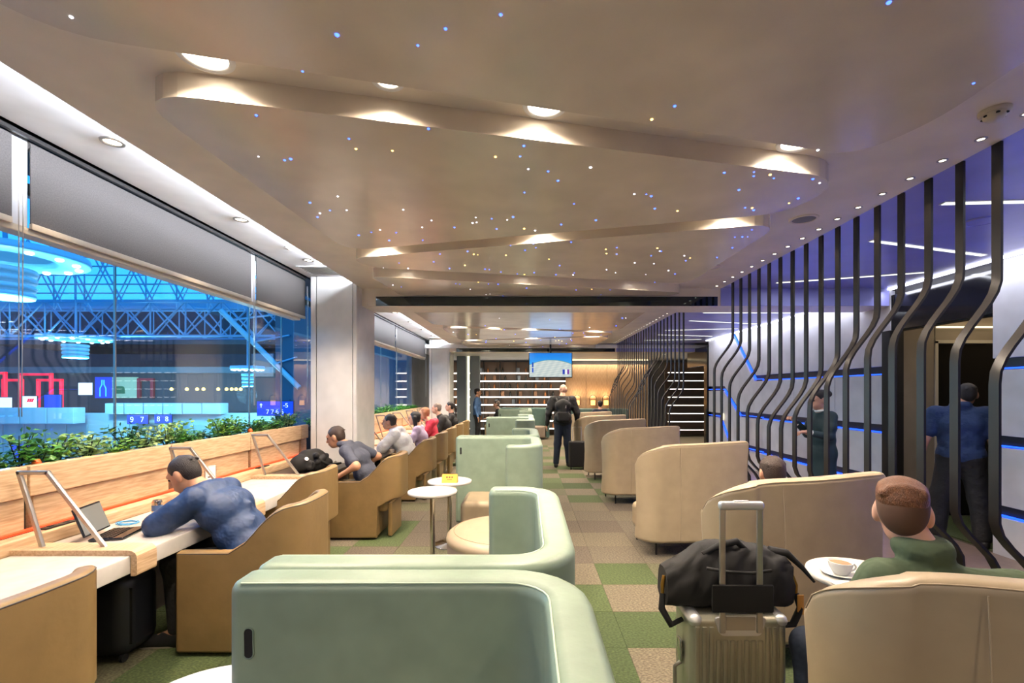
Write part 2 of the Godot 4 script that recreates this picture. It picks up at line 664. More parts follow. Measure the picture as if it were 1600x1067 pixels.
func shell() -> void:
	# floor with loose-laid carpet squares
	var fl := struct("floor", Buf.new().box(V(2.9, -0.081, 8.0), Vector3(12.6, 0.15, 21.2)), M.carpet_base)
	var tile := Buf.new().box(Vector3.ZERO, Vector3(0.497, 0.012, 0.497)).mesh()
	# g green, b beige; known squares of the photograph, others mixed
	var known := {}
	for e in [[0.9, 4.3, 0], [0.4, 4.3, 3], [1.4, 4.3, 6], [0.9, 3.8, 3], [0.4, 3.8, 0], [1.4, 3.8, 1], [0.9, 3.3, 2], [0.4, 3.3, 2], [1.4, 3.3, 0], [0.9, 2.8, 3], [0.4, 2.8, 2], [0.4, 2.3, 2], [0.9, 2.3, 0],
			[0.4, 7.3, 3], [0.9, 7.3, 0], [1.4, 7.3, 6], [0.4, 7.8, 6], [0.9, 7.8, 3], [1.4, 7.8, 0], [0.4, 8.3, 0], [0.9, 8.3, 2], [0.4, 8.8, 1], [0.9, 8.8, 3], [0.4, 9.3, 3], [0.9, 9.3, 0], [0.4, 9.8, 0], [0.9, 9.8, 3],
			[-1.6, 5.3, 0], [-1.6, 5.8, 0], [-2.1, 4.8, 1], [-1.6, 4.8, 5], [-1.1, 4.8, 6], [-2.1, 5.3, 4], [-1.1, 5.3, 5], [-0.6, 5.3, 5], [-1.1, 5.8, 5], [-1.1, 6.3, 4], [-1.6, 6.3, 5], [-1.6, 6.8, 6]]:
		known[Vector2i(roundi((e[0] + 2.6) * 2), roundi((e[1] - 1.8) * 2))] = e[2]
	for a in 11:
		for d in 26:
			var x := -2.6 + 0.5 * a
			var z := 1.8 + 0.5 * d
			var kind: int
			if known.has(Vector2i(a, d)):
				kind = known[Vector2i(a, d)]
			elif z > 4.4 and z < 7.1 and x > 0.0:
				kind = rng.randi_range(3, 5)
			elif z > 7.2:
				kind = [0, 3, 1, 4][(a * 2 + d * 3 + rng.randi_range(0, 1)) % 4]
			else:
				kind = rng.randi_range(0, 6)
			inst("carpet_tile", tile, M["carpet_%d" % kind], fl, V(x, 0.0, z))
	struct("floor_corridor", Buf.new().box(V(3.72, -0.004, 5.2), Vector3(2.1, 0.02, 14.4)), M.corridor_floor)
	# walls that close the room
	struct("wall_back", Buf.new().box(V(2.9, 1.5, -2.6), Vector3(12.8, 3.4, 0.2)), M.taupe_wall)
	struct("wall_far", Buf.new().box(V(2.9, 1.5, 18.6), Vector3(12.8, 3.4, 0.2)), M.grey_wall)
	struct("wall_east", Buf.new().box(V(9.2, 1.5, 8.0), Vector3(0.2, 3.4, 21.2)), M.dark_wall)
	# ceilings
	var ce := struct("ceiling", Buf.new().box(V(0.2, 3.03, 5.35), Vector3(4.7, 0.06, 15.8)), M.beige_ceiling)
	ce.name = "ceiling"
	struct("ceiling_roof", Buf.new().box(V(2.9, 3.28, 8.0), Vector3(12.8, 0.12, 21.4)), M.white_paint)
	struct("ceiling_corridor", Buf.new().box(V(5.9, 3.04, 5.35), Vector3(6.7, 0.08, 15.8)), M.blue_washed_white)
	struct("ceiling_soffit", Buf.new().box(V(-2.41, 3.16, 5.4), Vector3(0.80, 0.08, 16.0)), M.white_paint)
	struct("ceiling_end", Buf.new().box(V(2.9, 2.92, 15.9), Vector3(12.6, 0.1, 5.2)), M.white_paint)
	# the beams between the bays, their near faces mirrored
	for z in [6.2, 13.35]:
		var b := struct("trim_beam", Buf.new().box(V(1.3, 2.895, z + 0.26), Vector3(6.9, 0.25, 0.5)), M.beige_ceiling)
		part("mirror_band", Buf.new().box(V(0.27, 2.83, z + 0.0), Vector3(4.46, 0.12, 0.012)), M.mirror_band, b)
		part("mirror_band", Buf.new().box(V(3.64, 2.885, z + 0.0), Vector3(2.2, 0.23, 0.012)), M.blue_washed_white, b)  # drawn in the ceiling colour that holds the blue wash


func ceiling_parts() -> void:
	var ce: Node = get_node("ceiling")
	var star := Buf.new().ball(Vector3.ZERO, Vector3.ONE, 8).mesh()
	var shapes := [
		[Vector2(-1.78, -0.6), Vector2(-1.72, 1.63), Vector2(1.72, 2.50), Vector2(1.88, 2.2), Vector2(1.86, -0.6)],
		[Vector2(-1.66, 1.95), Vector2(1.86, 2.77), Vector2(1.84, 3.30), Vector2(-1.58, 4.19)],
		[Vector2(-1.64, 4.42), Vector2(1.90, 3.50), Vector2(1.86, 5.48), Vector2(-1.56, 4.76)],
		[Vector2(-1.68, 5.12), Vector2(1.96, 5.95), Vector2(1.90, 6.16), Vector2(-1.62, 6.16)]]
	var hs := 2.894
	for bay in 2:
		for s in shapes.size():
			var poly := rounded(shapes[s], [0.28] if s < 3 else [0.12])
			var z0 := bay * 7.25
			var pn := part("star_panel", Buf.new().prism(poly, V(0, hs, z0), Vector3.RIGHT, Vector3.FORWARD, Vector3(0, 0.11, 0)), M.star_panel, ce)
			var n: int = [34, 62, 52, 16][s] if bay == 0 else [8, 12, 12, 4][s]
			var put := 0
			while put < n:
				var p := Vector2(rng.randf_range(-1.6, 1.85), rng.randf_range(0.6 if s == 0 else 1.6, 6.2))
				if not Geometry2D.is_point_in_polygon(p, poly):
					continue
				put += 1
				var r: float = rng.randf_range(0.0045, 0.0085) * (1.0 if bay == 0 else 1.5)
				var o := inst("star_light", star, M[["star_blue", "star_blue", "star_blue", "star_white", "star_gold"][rng.randi() % 5]], pn, V(p.x, hs - 0.001, z0 + p.y))
				o.scale = Vector3(r, r * 0.6, r)
		# downlights in the channels between the panels
		for L in ([[-1.3, -0.95], [0.1, -0.95], [1.5, -0.95], [-1.3, -2.0], [0.1, -2.0], [1.5, -2.0]] if bay == 0 else []) + [[-1.29, 1.908], [0.09, 2.24], [1.47, 2.57], [-0.6, 2.06], [-1.33, 4.24], [0.1, 3.86], [1.5, 3.49], [-1.25, 4.98], [0.05, 5.28], [1.4, 5.58]]:
			var small: bool = L[0] == -0.6
			var r := 0.05 if small else 0.085
			var at := V(L[0], 3.0, L[1] + bay * 7.25)
			var d := thing("ceiling_downlight", ("round recessed ceiling downlight in the slot between star panels" if L[1] > 0 else "round recessed downlight in the plain ceiling by the entrance wall") if not small else "small round recessed downlight in the slot between star panels", "light", at, 0, ("slot downlights" if L[1] > 0 else "entrance downlights") if not small else "small slot downlights")
			part("trim_ring", Buf.new().lathe(Vector3.ZERO, [[r + 0.022, 0.0], [r + 0.02, -0.006], [r, -0.008], [r - 0.004, 0.0]], 32), M.white_paint, d)
			part("lamp", Buf.new().lathe(Vector3.ZERO, [[r - 0.002, -0.001], [r * 0.8, -0.006], [r * 0.3, -0.008], [0.002, -0.008]], 32), M.lamp_warm, d)
			spot("downlight", at + Vector3(0, -0.015, 0), 1.6 if small else (6.3 if L[1] > 0 else 2.4), col(255, 236, 214), 76.0, r * 0.8)
	# little spots above the bar screen
	for b in [[1.6, 6.05, 20], [7.5, 13.2, 26]]:
		for k in int(b[2]):
			var z: float = lerpf(b[0], b[1], k / float(b[2] - 1))
			var at := V(2.43, 3.0, z)
			var d := thing("mini_spot", "tiny round ceiling spot in the row along the bar screen", "light", at, 0, "mini spots over the bar screen")
			part("trim_ring", Buf.new().lathe(Vector3.ZERO, [[0.028, 0.0], [0.027, -0.004], [0.018, -0.005], [0.017, 0.0]], 16), M.alu, d)
			part("lamp", Buf.new().lathe(Vector3.ZERO, [[0.017, -0.001], [0.01, -0.004], [0.001, -0.004]], 12), M.lamp_warm, d)
			if k % 2 == 0:
				spot("mini_spot_light", at + Vector3(0, -0.012, 0), 0.7, col(255, 226, 196), 42.0, 0.015)
	# soffit lights by the window
	for z in [2.79, 4.05, 5.3, 7.6, 8.8, 10.0, 11.2, 12.4]:
		var at := V(-2.43, 3.12, z)
		var d := thing("soffit_downlight", "round downlight in the white soffit along the windows", "light", at, 0, "window soffit downlights")
		part("trim_ring", Buf.new().lathe(Vector3.ZERO, [[0.062, 0.0], [0.06, -0.008], [0.046, -0.01], [0.044, 0.0]], 24), M.alu, d)
		part("lamp", Buf.new().lathe(Vector3.ZERO, [[0.044, -0.001], [0.03, -0.006], [0.001, -0.006]], 20), M.lamp_warm, d)
		spot("soffit_light", at + Vector3(0, -0.015, 0), 5.5, col(255, 228, 198), 44.0, 0.04)
	# detectors, speaker, vents
	var sd := thing("smoke_detector", "beige smoke detector on the ceiling beside the row of mini spots", "detector", V(2.25, 3.0, 2.28))
	part("base", Buf.new().lathe(Vector3.ZERO, [[0.062, 0.0], [0.062, -0.014], [0.05, -0.018], [0.001, -0.018]], 28), M.rail_beige, sd)
	part("sensor_head", Buf.new().lathe(Vector3(0, -0.018, 0), [[0.045, 0.0], [0.043, -0.016], [0.03, -0.028], [0.001, -0.03]], 24), M.rail_beige, sd)
	for k in 6:
		part("slot", Buf.new().box(Vector3(cos(k * 1.047) * 0.043, -0.028, sin(k * 1.047) * 0.043), Vector3(0.012, 0.007, 0.012)), M.slot_black, sd)
	for s in [[2.17, 3.71, "dark"], [2.02, 5.15, "plain"]]:
		var sp := thing("ceiling_speaker", "round ceiling speaker with dark perforated grille near the bar screen" if s[2] == "dark" else "round plain ceiling speaker painted like the ceiling", "speaker", V(s[0], 3.0, s[1]))
		part("rim", Buf.new().lathe(Vector3.ZERO, [[0.105, 0.0], [0.102, -0.008], [0.085, -0.009], [0.083, 0.0]], 32), M.beige_ceiling, sp)
		part("grille", Buf.new().lathe(Vector3.ZERO, [[0.084, -0.003], [0.05, -0.006], [0.001, -0.007]], 28), M.grey_wall if s[2] == "dark" else M.beige_ceiling, sp)
	var sn := thing("ceiling_sensor", "small white round sensor on the window soffit", "sensor", V(-2.42, 3.12, 4.85))
	part("base", Buf.new().lathe(Vector3.ZERO, [[0.05, 0.0], [0.05, -0.012], [0.001, -0.014]], 24), M.white_paint, sn)
	part("lens", Buf.new().ball(Vector3(0, -0.014, 0), Vector3(0.02, 0.012, 0.02), 12), M.rail_beige, sn)
	for z in [5.75, 13.1]:
		var vt := thing("air_vent", "slatted air grille in the soffit in front of the white column", "vent", V(-2.42, 3.12, z), 0, "soffit air grilles")
		part("frame", Buf.new().box(Vector3(0, -0.006, 0.2), Vector3(0.5, 0.012, 0.03)).box(Vector3(0, -0.006, -0.2), Vector3(0.5, 0.012, 0.03)).box(Vector3(-0.25, -0.006, 0), Vector3(0.03, 0.012, 0.43)).box(Vector3(0.25, -0.006, 0), Vector3(0.03, 0.012, 0.43)), M.white_paint, vt)
		for k in 7:
			part("slat", Buf.new().box(Vector3(0, -0.01, -0.16 + k * 0.053), Vector3(0.48, 0.004, 0.03), Basis(Vector3.RIGHT, 0.5)), M.alu, vt)


func window_side() -> void:
	# columns clad in white panels
	for z in [[6.04, 6.73], [13.4, 14.1]]:
		var c := struct("wall_column", Buf.new().box(V(-2.445, 1.56, (z[0] + z[1]) * 0.5), Vector3(0.57, 3.12, z[1] - z[0] - 0.02)), M.grey_wall)
		for q in [[-2.70, 0.066], [-2.43, 0.452], [-2.175, 0.046]]:
			part("cladding_panel", Buf.new().rbox(V(q[0], 1.56, z[0]), Vector3(q[1], 3.11, 0.03), 0.003), M.white_gloss, c)
		part("cladding_panel", Buf.new().rbox(V(-2.155, 1.56, (z[0] + z[1]) * 0.5), Vector3(0.014, 3.11, z[1] - z[0]), 0.003), M.white_gloss, c)
	# low wall with the planter, in joined wooden blocks
	for b in [[-1.74, 6.4], [6.74, 13.5]]:
		var lw := struct("wall_window", Buf.new().box(V(-3.1, 0.55, (b[0] + b[1]) * 0.5), Vector3(0.18, 1.1, b[1] - b[0])), M.dark_desk)
		part("planter_trough", Buf.new().box(V(-3.12, 1.12, (b[0] + b[1]) * 0.5), Vector3(0.28, 0.06, b[1] - b[0])), M.soil, lw)
		var z: float = 2.8 - 1.13 * 4 if b[0] < 0 else 6.80
		while z < b[1] - 0.1:
			var z1: float = minf(z + 1.13, b[1])
			if z1 > b[0]:
				var zc := (z + z1) * 0.5
				part("wood_panel", Buf.new().rbox(V(-2.965, 1.12, zc), Vector3(0.07, 0.18, z1 - z - 0.012), 0.006), M.pale_wood, lw)
				part("wood_panel", Buf.new().rbox(V(-2.99, 0.925, zc + 0.03), Vector3(0.06, 0.2, z1 - z - 0.05), 0.006), M.pale_wood, lw)
			z += 1.13
		part("led_strip", Buf.new().box(V(-2.945, 0.832, (b[0] + b[1]) * 0.5), Vector3(0.035, 0.012, b[1] - b[0])), M.led_red, lw)
		# panes
		var z2: float = b[0]
		var step := 1.85 if b[0] < 0 else 1.35
		while z2 < b[1] - 0.05:
			var e: float = minf(z2 + step, b[1])
			var w := struct("window_%d" % (used.get("window_n", 0) + 1), Buf.new().box(V(-3.3, 2.06, (z2 + e) * 0.5), Vector3(0.012, 1.92, e - z2 - 0.006)), M.window_pane)
			used["window_n"] = used.get("window_n", 0) + 1
			part("window_frame", Buf.new().box(V(-3.3, 2.06, e), Vector3(0.016, 1.92, 0.010)).box(V(-3.3, 1.11, (z2 + e) * 0.5), Vector3(0.05, 0.03, e - z2)).box(V(-3.3, 2.98, (z2 + e) * 0.5), Vector3(0.05, 0.08, e - z2)), M.alu, w)
			z2 = e
		struct("wall_under_window", Buf.new().box(V(-3.3, 0.55, (b[0] + b[1]) * 0.5), Vector3(0.1, 1.09, b[1] - b[0])), M.dark_desk)
	struct("wall_head", Buf.new().box(V(-3.07, 3.15, 5.4), Vector3(0.54, 0.1, 16.0)), M.dark_wall)
	struct("wall_west", Buf.new().box(V(-3.3, 1.5, 16.0), Vector3(0.15, 3.4, 5.2)), M.grey_wall)
	struct("trim_head", Buf.new().box(V(-2.81, 3.10, 2.1), Vector3(0.02, 0.045, 7.9)).box(V(-2.81, 3.10, 10.06), Vector3(0.02, 0.045, 6.6)), M.black_metal)
	# roller blinds and the rail under them
	var n := 0
	for b in [[0.6, 2.62], [2.72, 4.9], [5.0, 6.1], [6.8, 8.55], [8.6, 10.3], [10.35, 13.35]]:
		var bl := thing("roller_blind", ["grey roller blind at the end of the window nearest the entrance", "long grey roller blind above the man in the blue jacket", "short grey roller blind ending at the near white column", "grey roller blind starting just beyond the near white column", "grey roller blind in the middle of the farther window bay", "grey roller blind ending at the farther white column"][n], "blind", V(-2.84, 2.61, (b[0] + b[1]) * 0.5), 0, "grey roller blinds")
		var w: float = b[1] - b[0]
		part("fabric", Buf.new().box(Vector3(0, 0.23, 0), Vector3(0.006, 0.46, w)), M.blind_fabric, bl)
		part("roller", Buf.new().cyl(Vector3(-0.03, 0.455, -w / 2), Vector3(-0.03, 0.455, w / 2), 0.03), M.blind_fabric, bl)
		part("bottom_rail", Buf.new().rbox(Vector3(0, -0.012, 0), Vector3(0.022, 0.035, w), 0.004), M.rail_beige, bl)
		part("chain", Buf.new().cyl(Vector3(0.02, 0.4, -w / 2 - 0.02), Vector3(0.02, -1.1, -w / 2 - 0.02), 0.003, 6).cyl(Vector3(0.02, 0.4, -w / 2 - 0.045), Vector3(0.02, -1.1, -w / 2 - 0.035), 0.003, 6), M.alu, bl)
		n += 1
	for b in [[-1.7, 6.0], [6.8, 13.4]]:
		struct("trim_rail", Buf.new().rbox(V(-2.90, 2.57, (b[0] + b[1]) * 0.5), Vector3(0.1, 0.04, b[1] - b[0]), 0.006), M.rail_beige)
	struct("trim_blind_post", Buf.new().rbox(V(-2.87, 2.85, 2.67), Vector3(0.03, 0.52, 0.105), 0.004).rbox(V(-2.87, 2.85, 4.95), Vector3(0.03, 0.52, 0.105), 0.004).rbox(V(-2.87, 2.85, 8.575), Vector3(0.03, 0.52, 0.05), 0.004).rbox(V(-2.87, 2.85, 10.325), Vector3(0.03, 0.52, 0.05), 0.004), M.white_paint)
	# counter
	for b in [[-1.7, 5.15, "white"], [5.15, 6.02, "dark"], [6.75, 13.35, "white"]]:
		var zc: float = (b[0] + b[1]) * 0.5
		var ln: float = b[1] - b[0]
		var lab: String = "long white stone counter below the window with a pale wood ledge" if b[2] == "white" and b[0] < 0 else ("long white stone counter in the bay beyond the white column" if b[2] == "white" else "short dark counter end beside the white column, under the black backpack")
		var ct := thing("window_counter", lab, "counter", V(-2.5, 0, zc))
		part("worktop", Buf.new().rbox(Vector3(0.0, 0.70, 0), Vector3(0.66, 0.10, ln), 0.008), M.white_stone if b[2] == "white" else M.dark_desk, ct)
		part("modesty_panel", Buf.new().box(Vector3(-0.30, 0.33, 0), Vector3(0.03, 0.64, ln)), M.dark_desk, ct)
		part("ledge", Buf.new().rbox(Vector3(-0.375, 0.785, 0), Vector3(0.09, 0.085, ln), 0.012, 2), M.pale_wood, ct)
	# wooden dividers with leaning metal frames
	n = 0
	for z in [1.54, 2.67, 3.81, 4.95, 7.9, 9.03, 10.16, 11.29, 12.42]:
		var lab: String = ["pale wood counter divider with leaning metal frame, before the empty near chair", "pale wood counter divider with leaning metal frame beside the laptop", "pale wood counter divider with leaning metal frame beside the man in the blue jacket", "pale wood counter divider with leaning metal frame beside the black backpack"][n] if n < 4 else "pale wood counter divider with leaning metal frame beyond the white column"
		var d := thing("counter_divider", lab, "divider", V(-2.5, 0.75, z), 0, "counter dividers" if n < 4 else "counter dividers beyond the column")
		var prof := rounded([Vector2(-0.33, 0.0), Vector2(-0.33, 0.03), Vector2(0.37, 0.03), Vector2(0.37, -0.11), Vector2(0.335, -0.11), Vector2(0.335, 0.0)], [0.004, 0.004, 0.05, 0.02, 0.004, 0.002], 4)
		part("wood_block", Buf.new().prism(prof, Vector3(0, 0, 0.07), Vector3.RIGHT, Vector3.UP, Vector3(0, 0, -0.14)), M.pale_wood, d)
		var fr := [Vector3(0.13, 0.03, 0), Vector3(-0.19, 0.445, 0), Vector3(-0.35, 0.445, 0), Vector3(-0.22, 0.03, 0)]
		var fb := Buf.new()
		for k in 3:
			var a: Vector3 = fr[k]
			var b2: Vector3 = fr[k + 1]
			var dir := (b2 - a).normalized()
			var bs := Basis(dir.cross(Vector3.BACK).normalized(), dir, Vector3.BACK)
			fb.rbox((a + b2) * 0.5, Vector3(0.022, (b2 - a).length() + 0.018, 0.022), 0.003, 1, bs)
		part("metal_frame", fb, M.alu, d)
		n += 1


func corridor_side() -> void:
	var wall := struct("wall_right", Buf.new().box(V(4.88, 1.5, 1.13), Vector3(0.1, 3.0, 7.42)).box(V(4.88, 1.5, 9.3), Vector3(0.1, 3.0, 6.2)).box(V(4.88, 2.72, 5.53), Vector3(0.1, 0.56, 1.4)), M.dark_wall)
	var X := 4.80
	var bands := [[0.0, 0.39], [0.51, 1.09], [1.21, 1.87], [1.99, 2.97]]
	var zs := []
	for q in 6:
		zs.append([-2.5 + q * 1.2267, -2.5 + (q + 1) * 1.2267])
	for q in 3:
		zs.append([6.21 + q * 1.13, 6.21 + (q + 1) * 1.13])
	for zz in zs:
		for b in bands:
			part("wall_panel", Buf.new().rbox(V(X, (b[0] + b[1]) * 0.5, (zz[0] + zz[1]) * 0.5), Vector3(0.06, b[1] - b[0], zz[1] - zz[0] - 0.006), 0.004), M.wall_panel, wall)
		for g in [0.405, 1.105, 1.885]:
			part("led_strip", Buf.new().box(V(X - 0.005, g, (zz[0] + zz[1]) * 0.5), Vector3(0.03, 0.014, zz[1] - zz[0])), M.led_blue, wall)
	# the stepped end of the wall
	var g1 := [Vector2(9.6, 1.93), Vector2(9.89, 1.93), Vector2(11.0, 3.05)]
	var g2 := [Vector2(9.6, 1.15), Vector2(10.6, 1.15), Vector2(11.45, 1.73), Vector2(12.4, 1.73)]
	var g3 := [Vector2(9.6, 0.45), Vector2(11.1, 0.45), Vector2(11.7, 1.07), Vector2(12.4, 1.07)]
	var polys := [
		[Vector2(9.6, 2.97), Vector2(9.6, 1.99), Vector2(9.85, 1.99), Vector2(10.83, 2.97)],
		[Vector2(11.0, 2.97), Vector2(9.93, 1.87), Vector2(9.6, 1.87), Vector2(9.6, 1.21), Vector2(10.57, 1.21), Vector2(11.42, 1.79), Vector2(12.4, 1.79), Vector2(12.4, 2.97)],
		[Vector2(9.6, 1.09), Vector2(9.6, 0.51), Vector2(11.06, 0.51), Vector2(11.66, 1.13), Vector2(12.4, 1.13), Vector2(12.4, 1.67), Vector2(11.48, 1.67), Vector2(10.63, 1.09)],
		[Vector2(9.6, 0.39), Vector2(9.6, 0.0), Vector2(12.4, 0.0), Vector2(12.4, 1.01), Vector2(11.74, 1.01), Vector2(11.14, 0.39)]]
	for p in polys:
		part("wall_panel", Buf.new().prism(PackedVector2Array(p), V(4.77, 0, 0), Vector3.FORWARD, Vector3.UP, Vector3(0.06, 0, 0)), M.wall_panel, wall)
	for g in [g1, g2, g3]:
		for k in g.size() - 1:
			var a: Vector2 = g[k]
			var b: Vector2 = g[k + 1]
			var d := (b - a)
			part("led_strip", Buf.new().box(V(X - 0.008, (a.y + b.y) * 0.5 - 0.02, (a.x + b.x) * 0.5), Vector3(0.03, 0.03 if absf(d.y) > 0.1 else 0.014, d.length()), Basis(Vector3.RIGHT, atan2(d.y, d.x))), M.led_blue, wall)
	struct("trim_cove", Buf.new().box(V(4.74, 2.985, 4.95), Vector3(0.06, 0.02, 15.0)), M.led_white)
	# doorway
	struct("trim_lintel", Buf.new().rbox(V(4.80, 2.68, 5.535), Vector3(0.05, 0.46, 1.36), 0.004), M.black_gloss)
	struct("trim_pillar", Buf.new().rbox(V(4.79, 1.225, 6.26), Vector3(0.10, 2.45, 0.15), 0.006), M.black_metal)
	struct("wall_lobby", Buf.new().box(V(5.10, 1.5, 6.33), Vector3(0.62, 3.0, 0.1)).box(V(6.45, 2.66, 6.33), Vector3(2.1, 0.7, 0.1)), M.taupe_wall)
	struct("baseboard_lobby", Buf.new().box(V(5.10, 0.05, 6.27), Vector3(0.62, 0.1, 0.02)), M.dark_wall)
	struct("wall_lobby_side", Buf.new().box(V(6.9, 1.5, 5.5), Vector3(0.1, 3.0, 1.8)).box(V(5.9, 1.5, 4.75), Vector3(2.1, 3.0, 0.1)), M.taupe_wall)
	var dr := struct("door_1", Buf.new().rbox(V(5.95, 1.14, 6.36), Vector3(1.0, 2.28, 0.05), 0.004), M.black_gloss)
	part("door_frame", Buf.new().box(V(5.42, 1.16, 6.28), Vector3(0.04, 2.32, 0.03)).box(V(6.47, 1.16, 6.28), Vector3(0.04, 2.32, 0.03)).box(V(5.95, 2.31, 6.28), Vector3(1.1, 0.04, 0.03)), M.rail_beige, dr)
	part("door_handle", Buf.new().cyl(V(6.35, 1.0, 6.30), V(6.35, 1.25, 6.30), 0.012), M.chrome, dr)
	struct("floor_lobby", Buf.new().box(V(5.9, -0.002, 5.53), Vector3(2.1, 0.02, 1.5)), M.carpet_0)
	struct("trim_lobby_led", Buf.new().box(V(6.0, 2.5, 6.24), Vector3(1.2, 0.02, 0.03)), M.led_cream)
	area("lobby_light", V(5.9, 2.94, 5.5), Vector3.DOWN, Vector2(0.8, 0.8), 0.5, col(255, 232, 200), Vector3(0, 0, 1))
	var lp := thing("lobby_ceiling_lamp", "square ceiling lamp in the small lobby behind the doorway", "lamp", V(5.9, 2.96, 5.5))
	part("frame", Buf.new().rbox(Vector3(0, 0.012, 0), Vector3(0.84, 0.03, 0.84), 0.005), M.white_paint, lp)
	part("diffuser", Buf.new().box(Vector3(0, -0.004, 0), Vector3(0.8, 0.006, 0.8)), M.led_cream, lp)
	# slanting light lines in the corridor ceiling
	var n := 0
	for L in [[2.95, 2.3, 4.55, 2.05], [2.98, 3.39, 4.55, 3.30], [3.08, 4.23, 4.51, 4.68], [3.09, 5.86, 4.55, 5.33], [3.02, 8.08, 4.54, 8.08], [3.1, 8.99, 4.56, 9.4], [3.05, 10.4, 4.5, 10.1], [3.1, 11.2, 4.5, 11.5], [3.1, 12.4, 4.5, 12.2]]:
		var a := V(L[0], 2.997, L[1])
		var b := V(L[2], 2.997, L[3])
		var d := b - a
		var st := thing("ceiling_light_line", "thin slanting white light line let into the corridor ceiling with blue light in its colour", "light", (a + b) * 0.5, -atan2(d.z, d.x), "corridor ceiling light lines")
		part("channel", Buf.new().box(Vector3(0, 0.0, 0), Vector3(d.length() + 0.02, 0.008, 0.06)), M.white_paint, st)
		part("diffuser", Buf.new().box(Vector3(0, -0.004, 0), Vector3(d.length(), 0.006, 0.045)), M.led_line, st)
		area("line_light", (a + b) * 0.5 + Vector3(0, -0.02, 0), Vector3.DOWN, Vector2(d.length(), 0.045), 0.5, col(240, 244, 255), Vector3(d.z, 0, -d.x).normalized())
		n += 1
	var cl := thing("corridor_speaker", "round ceiling speaker above the corridor, blue light in its colour", "speaker", V(3.6, 2.995, 3.75))
	part("rim", Buf.new().lathe(Vector3.ZERO, [[0.12, 0.005], [0.118, -0.006], [0.1, -0.008], [0.098, 0.0]], 28), M.blue_washed_white, cl)
	part("grille", Buf.new().lathe(Vector3.ZERO, [[0.1, -0.002], [0.05, -0.005], [0.001, -0.005]], 24), M.blue_washed_white, cl)
	var ws := thing("wall_sign", "small lit pale green sign low on the white panel wall", "sign", V(4.74, 1.05, 11.5))
	part("sign_face", Buf.new().rbox(Vector3.ZERO, Vector3(0.02, 0.16, 0.16), 0.004), M.led_cream, ws)


func bar_screens() -> void:
	var XU := 2.56
	var XL := 2.33
	for g in [[0.6, 6.05, "tall screen of wavy black metal bars between the cream chairs and the corridor"], [7.72, 13.3, "farther screen of wavy black metal bars beyond the ceiling beam"]]:
		var sc := thing("bar_screen", g[2], "screen", V(XU, 0, (g[0] + g[1]) * 0.5))
		var zc: float = (g[0] + g[1]) * 0.5
		var z: float = g[0]
		while z <= g[1]:
			var h := 1.835 + 0.315 * cos(TAU * (z / 1.024 - 2.92) / 3.02)
			var hb := 0.86
			var rings := []
			for k in 49:
				var y := 3.0 * k / 48.0
				var s1 := smoothstep(h - 0.22, h + 0.22, y)
				var s2 := 1.0 - smoothstep(hb - 0.2, hb + 0.14, y)
				var x := lerpf(XL, XU, maxf(s1, s2))
				var y2 := y + 0.01
				var x2 := lerpf(XL, XU, maxf(smoothstep(h - 0.22, h + 0.22, y2), 1.0 - smoothstep(hb - 0.2, hb + 0.14, y2)))
				var dir := Vector2(x2 - x, 0.01).normalized()
				var nn := Vector2(dir.y, -dir.x) * 0.007
				var dz := -(z - zc)
				rings.append(PackedVector3Array([Vector3(x - XU + nn.x, y + nn.y, dz - 0.026), Vector3(x - XU + nn.x, y + nn.y, dz + 0.026), Vector3(x - XU - nn.x, y - nn.y, dz + 0.026), Vector3(x - XU - nn.x, y - nn.y, dz - 0.026)]))
			var b := Buf.new()
			# four long faces with their own edges
			var nv := PackedVector3Array()
			var ni := PackedInt32Array()
			for f in 4:
				var o := nv.size()
				for r in rings.size():
					nv.append(rings[r][f])
					nv.append(rings[r][(f + 1) % 4])
				for r in rings.size() - 1:
					var q := o + r * 2
					ni.append_array([q, q + 1, q + 3, q, q + 3, q + 2])
			b.add(nv, ni)
			part("bar", b, M.black_metal, sc)
			z += 0.22


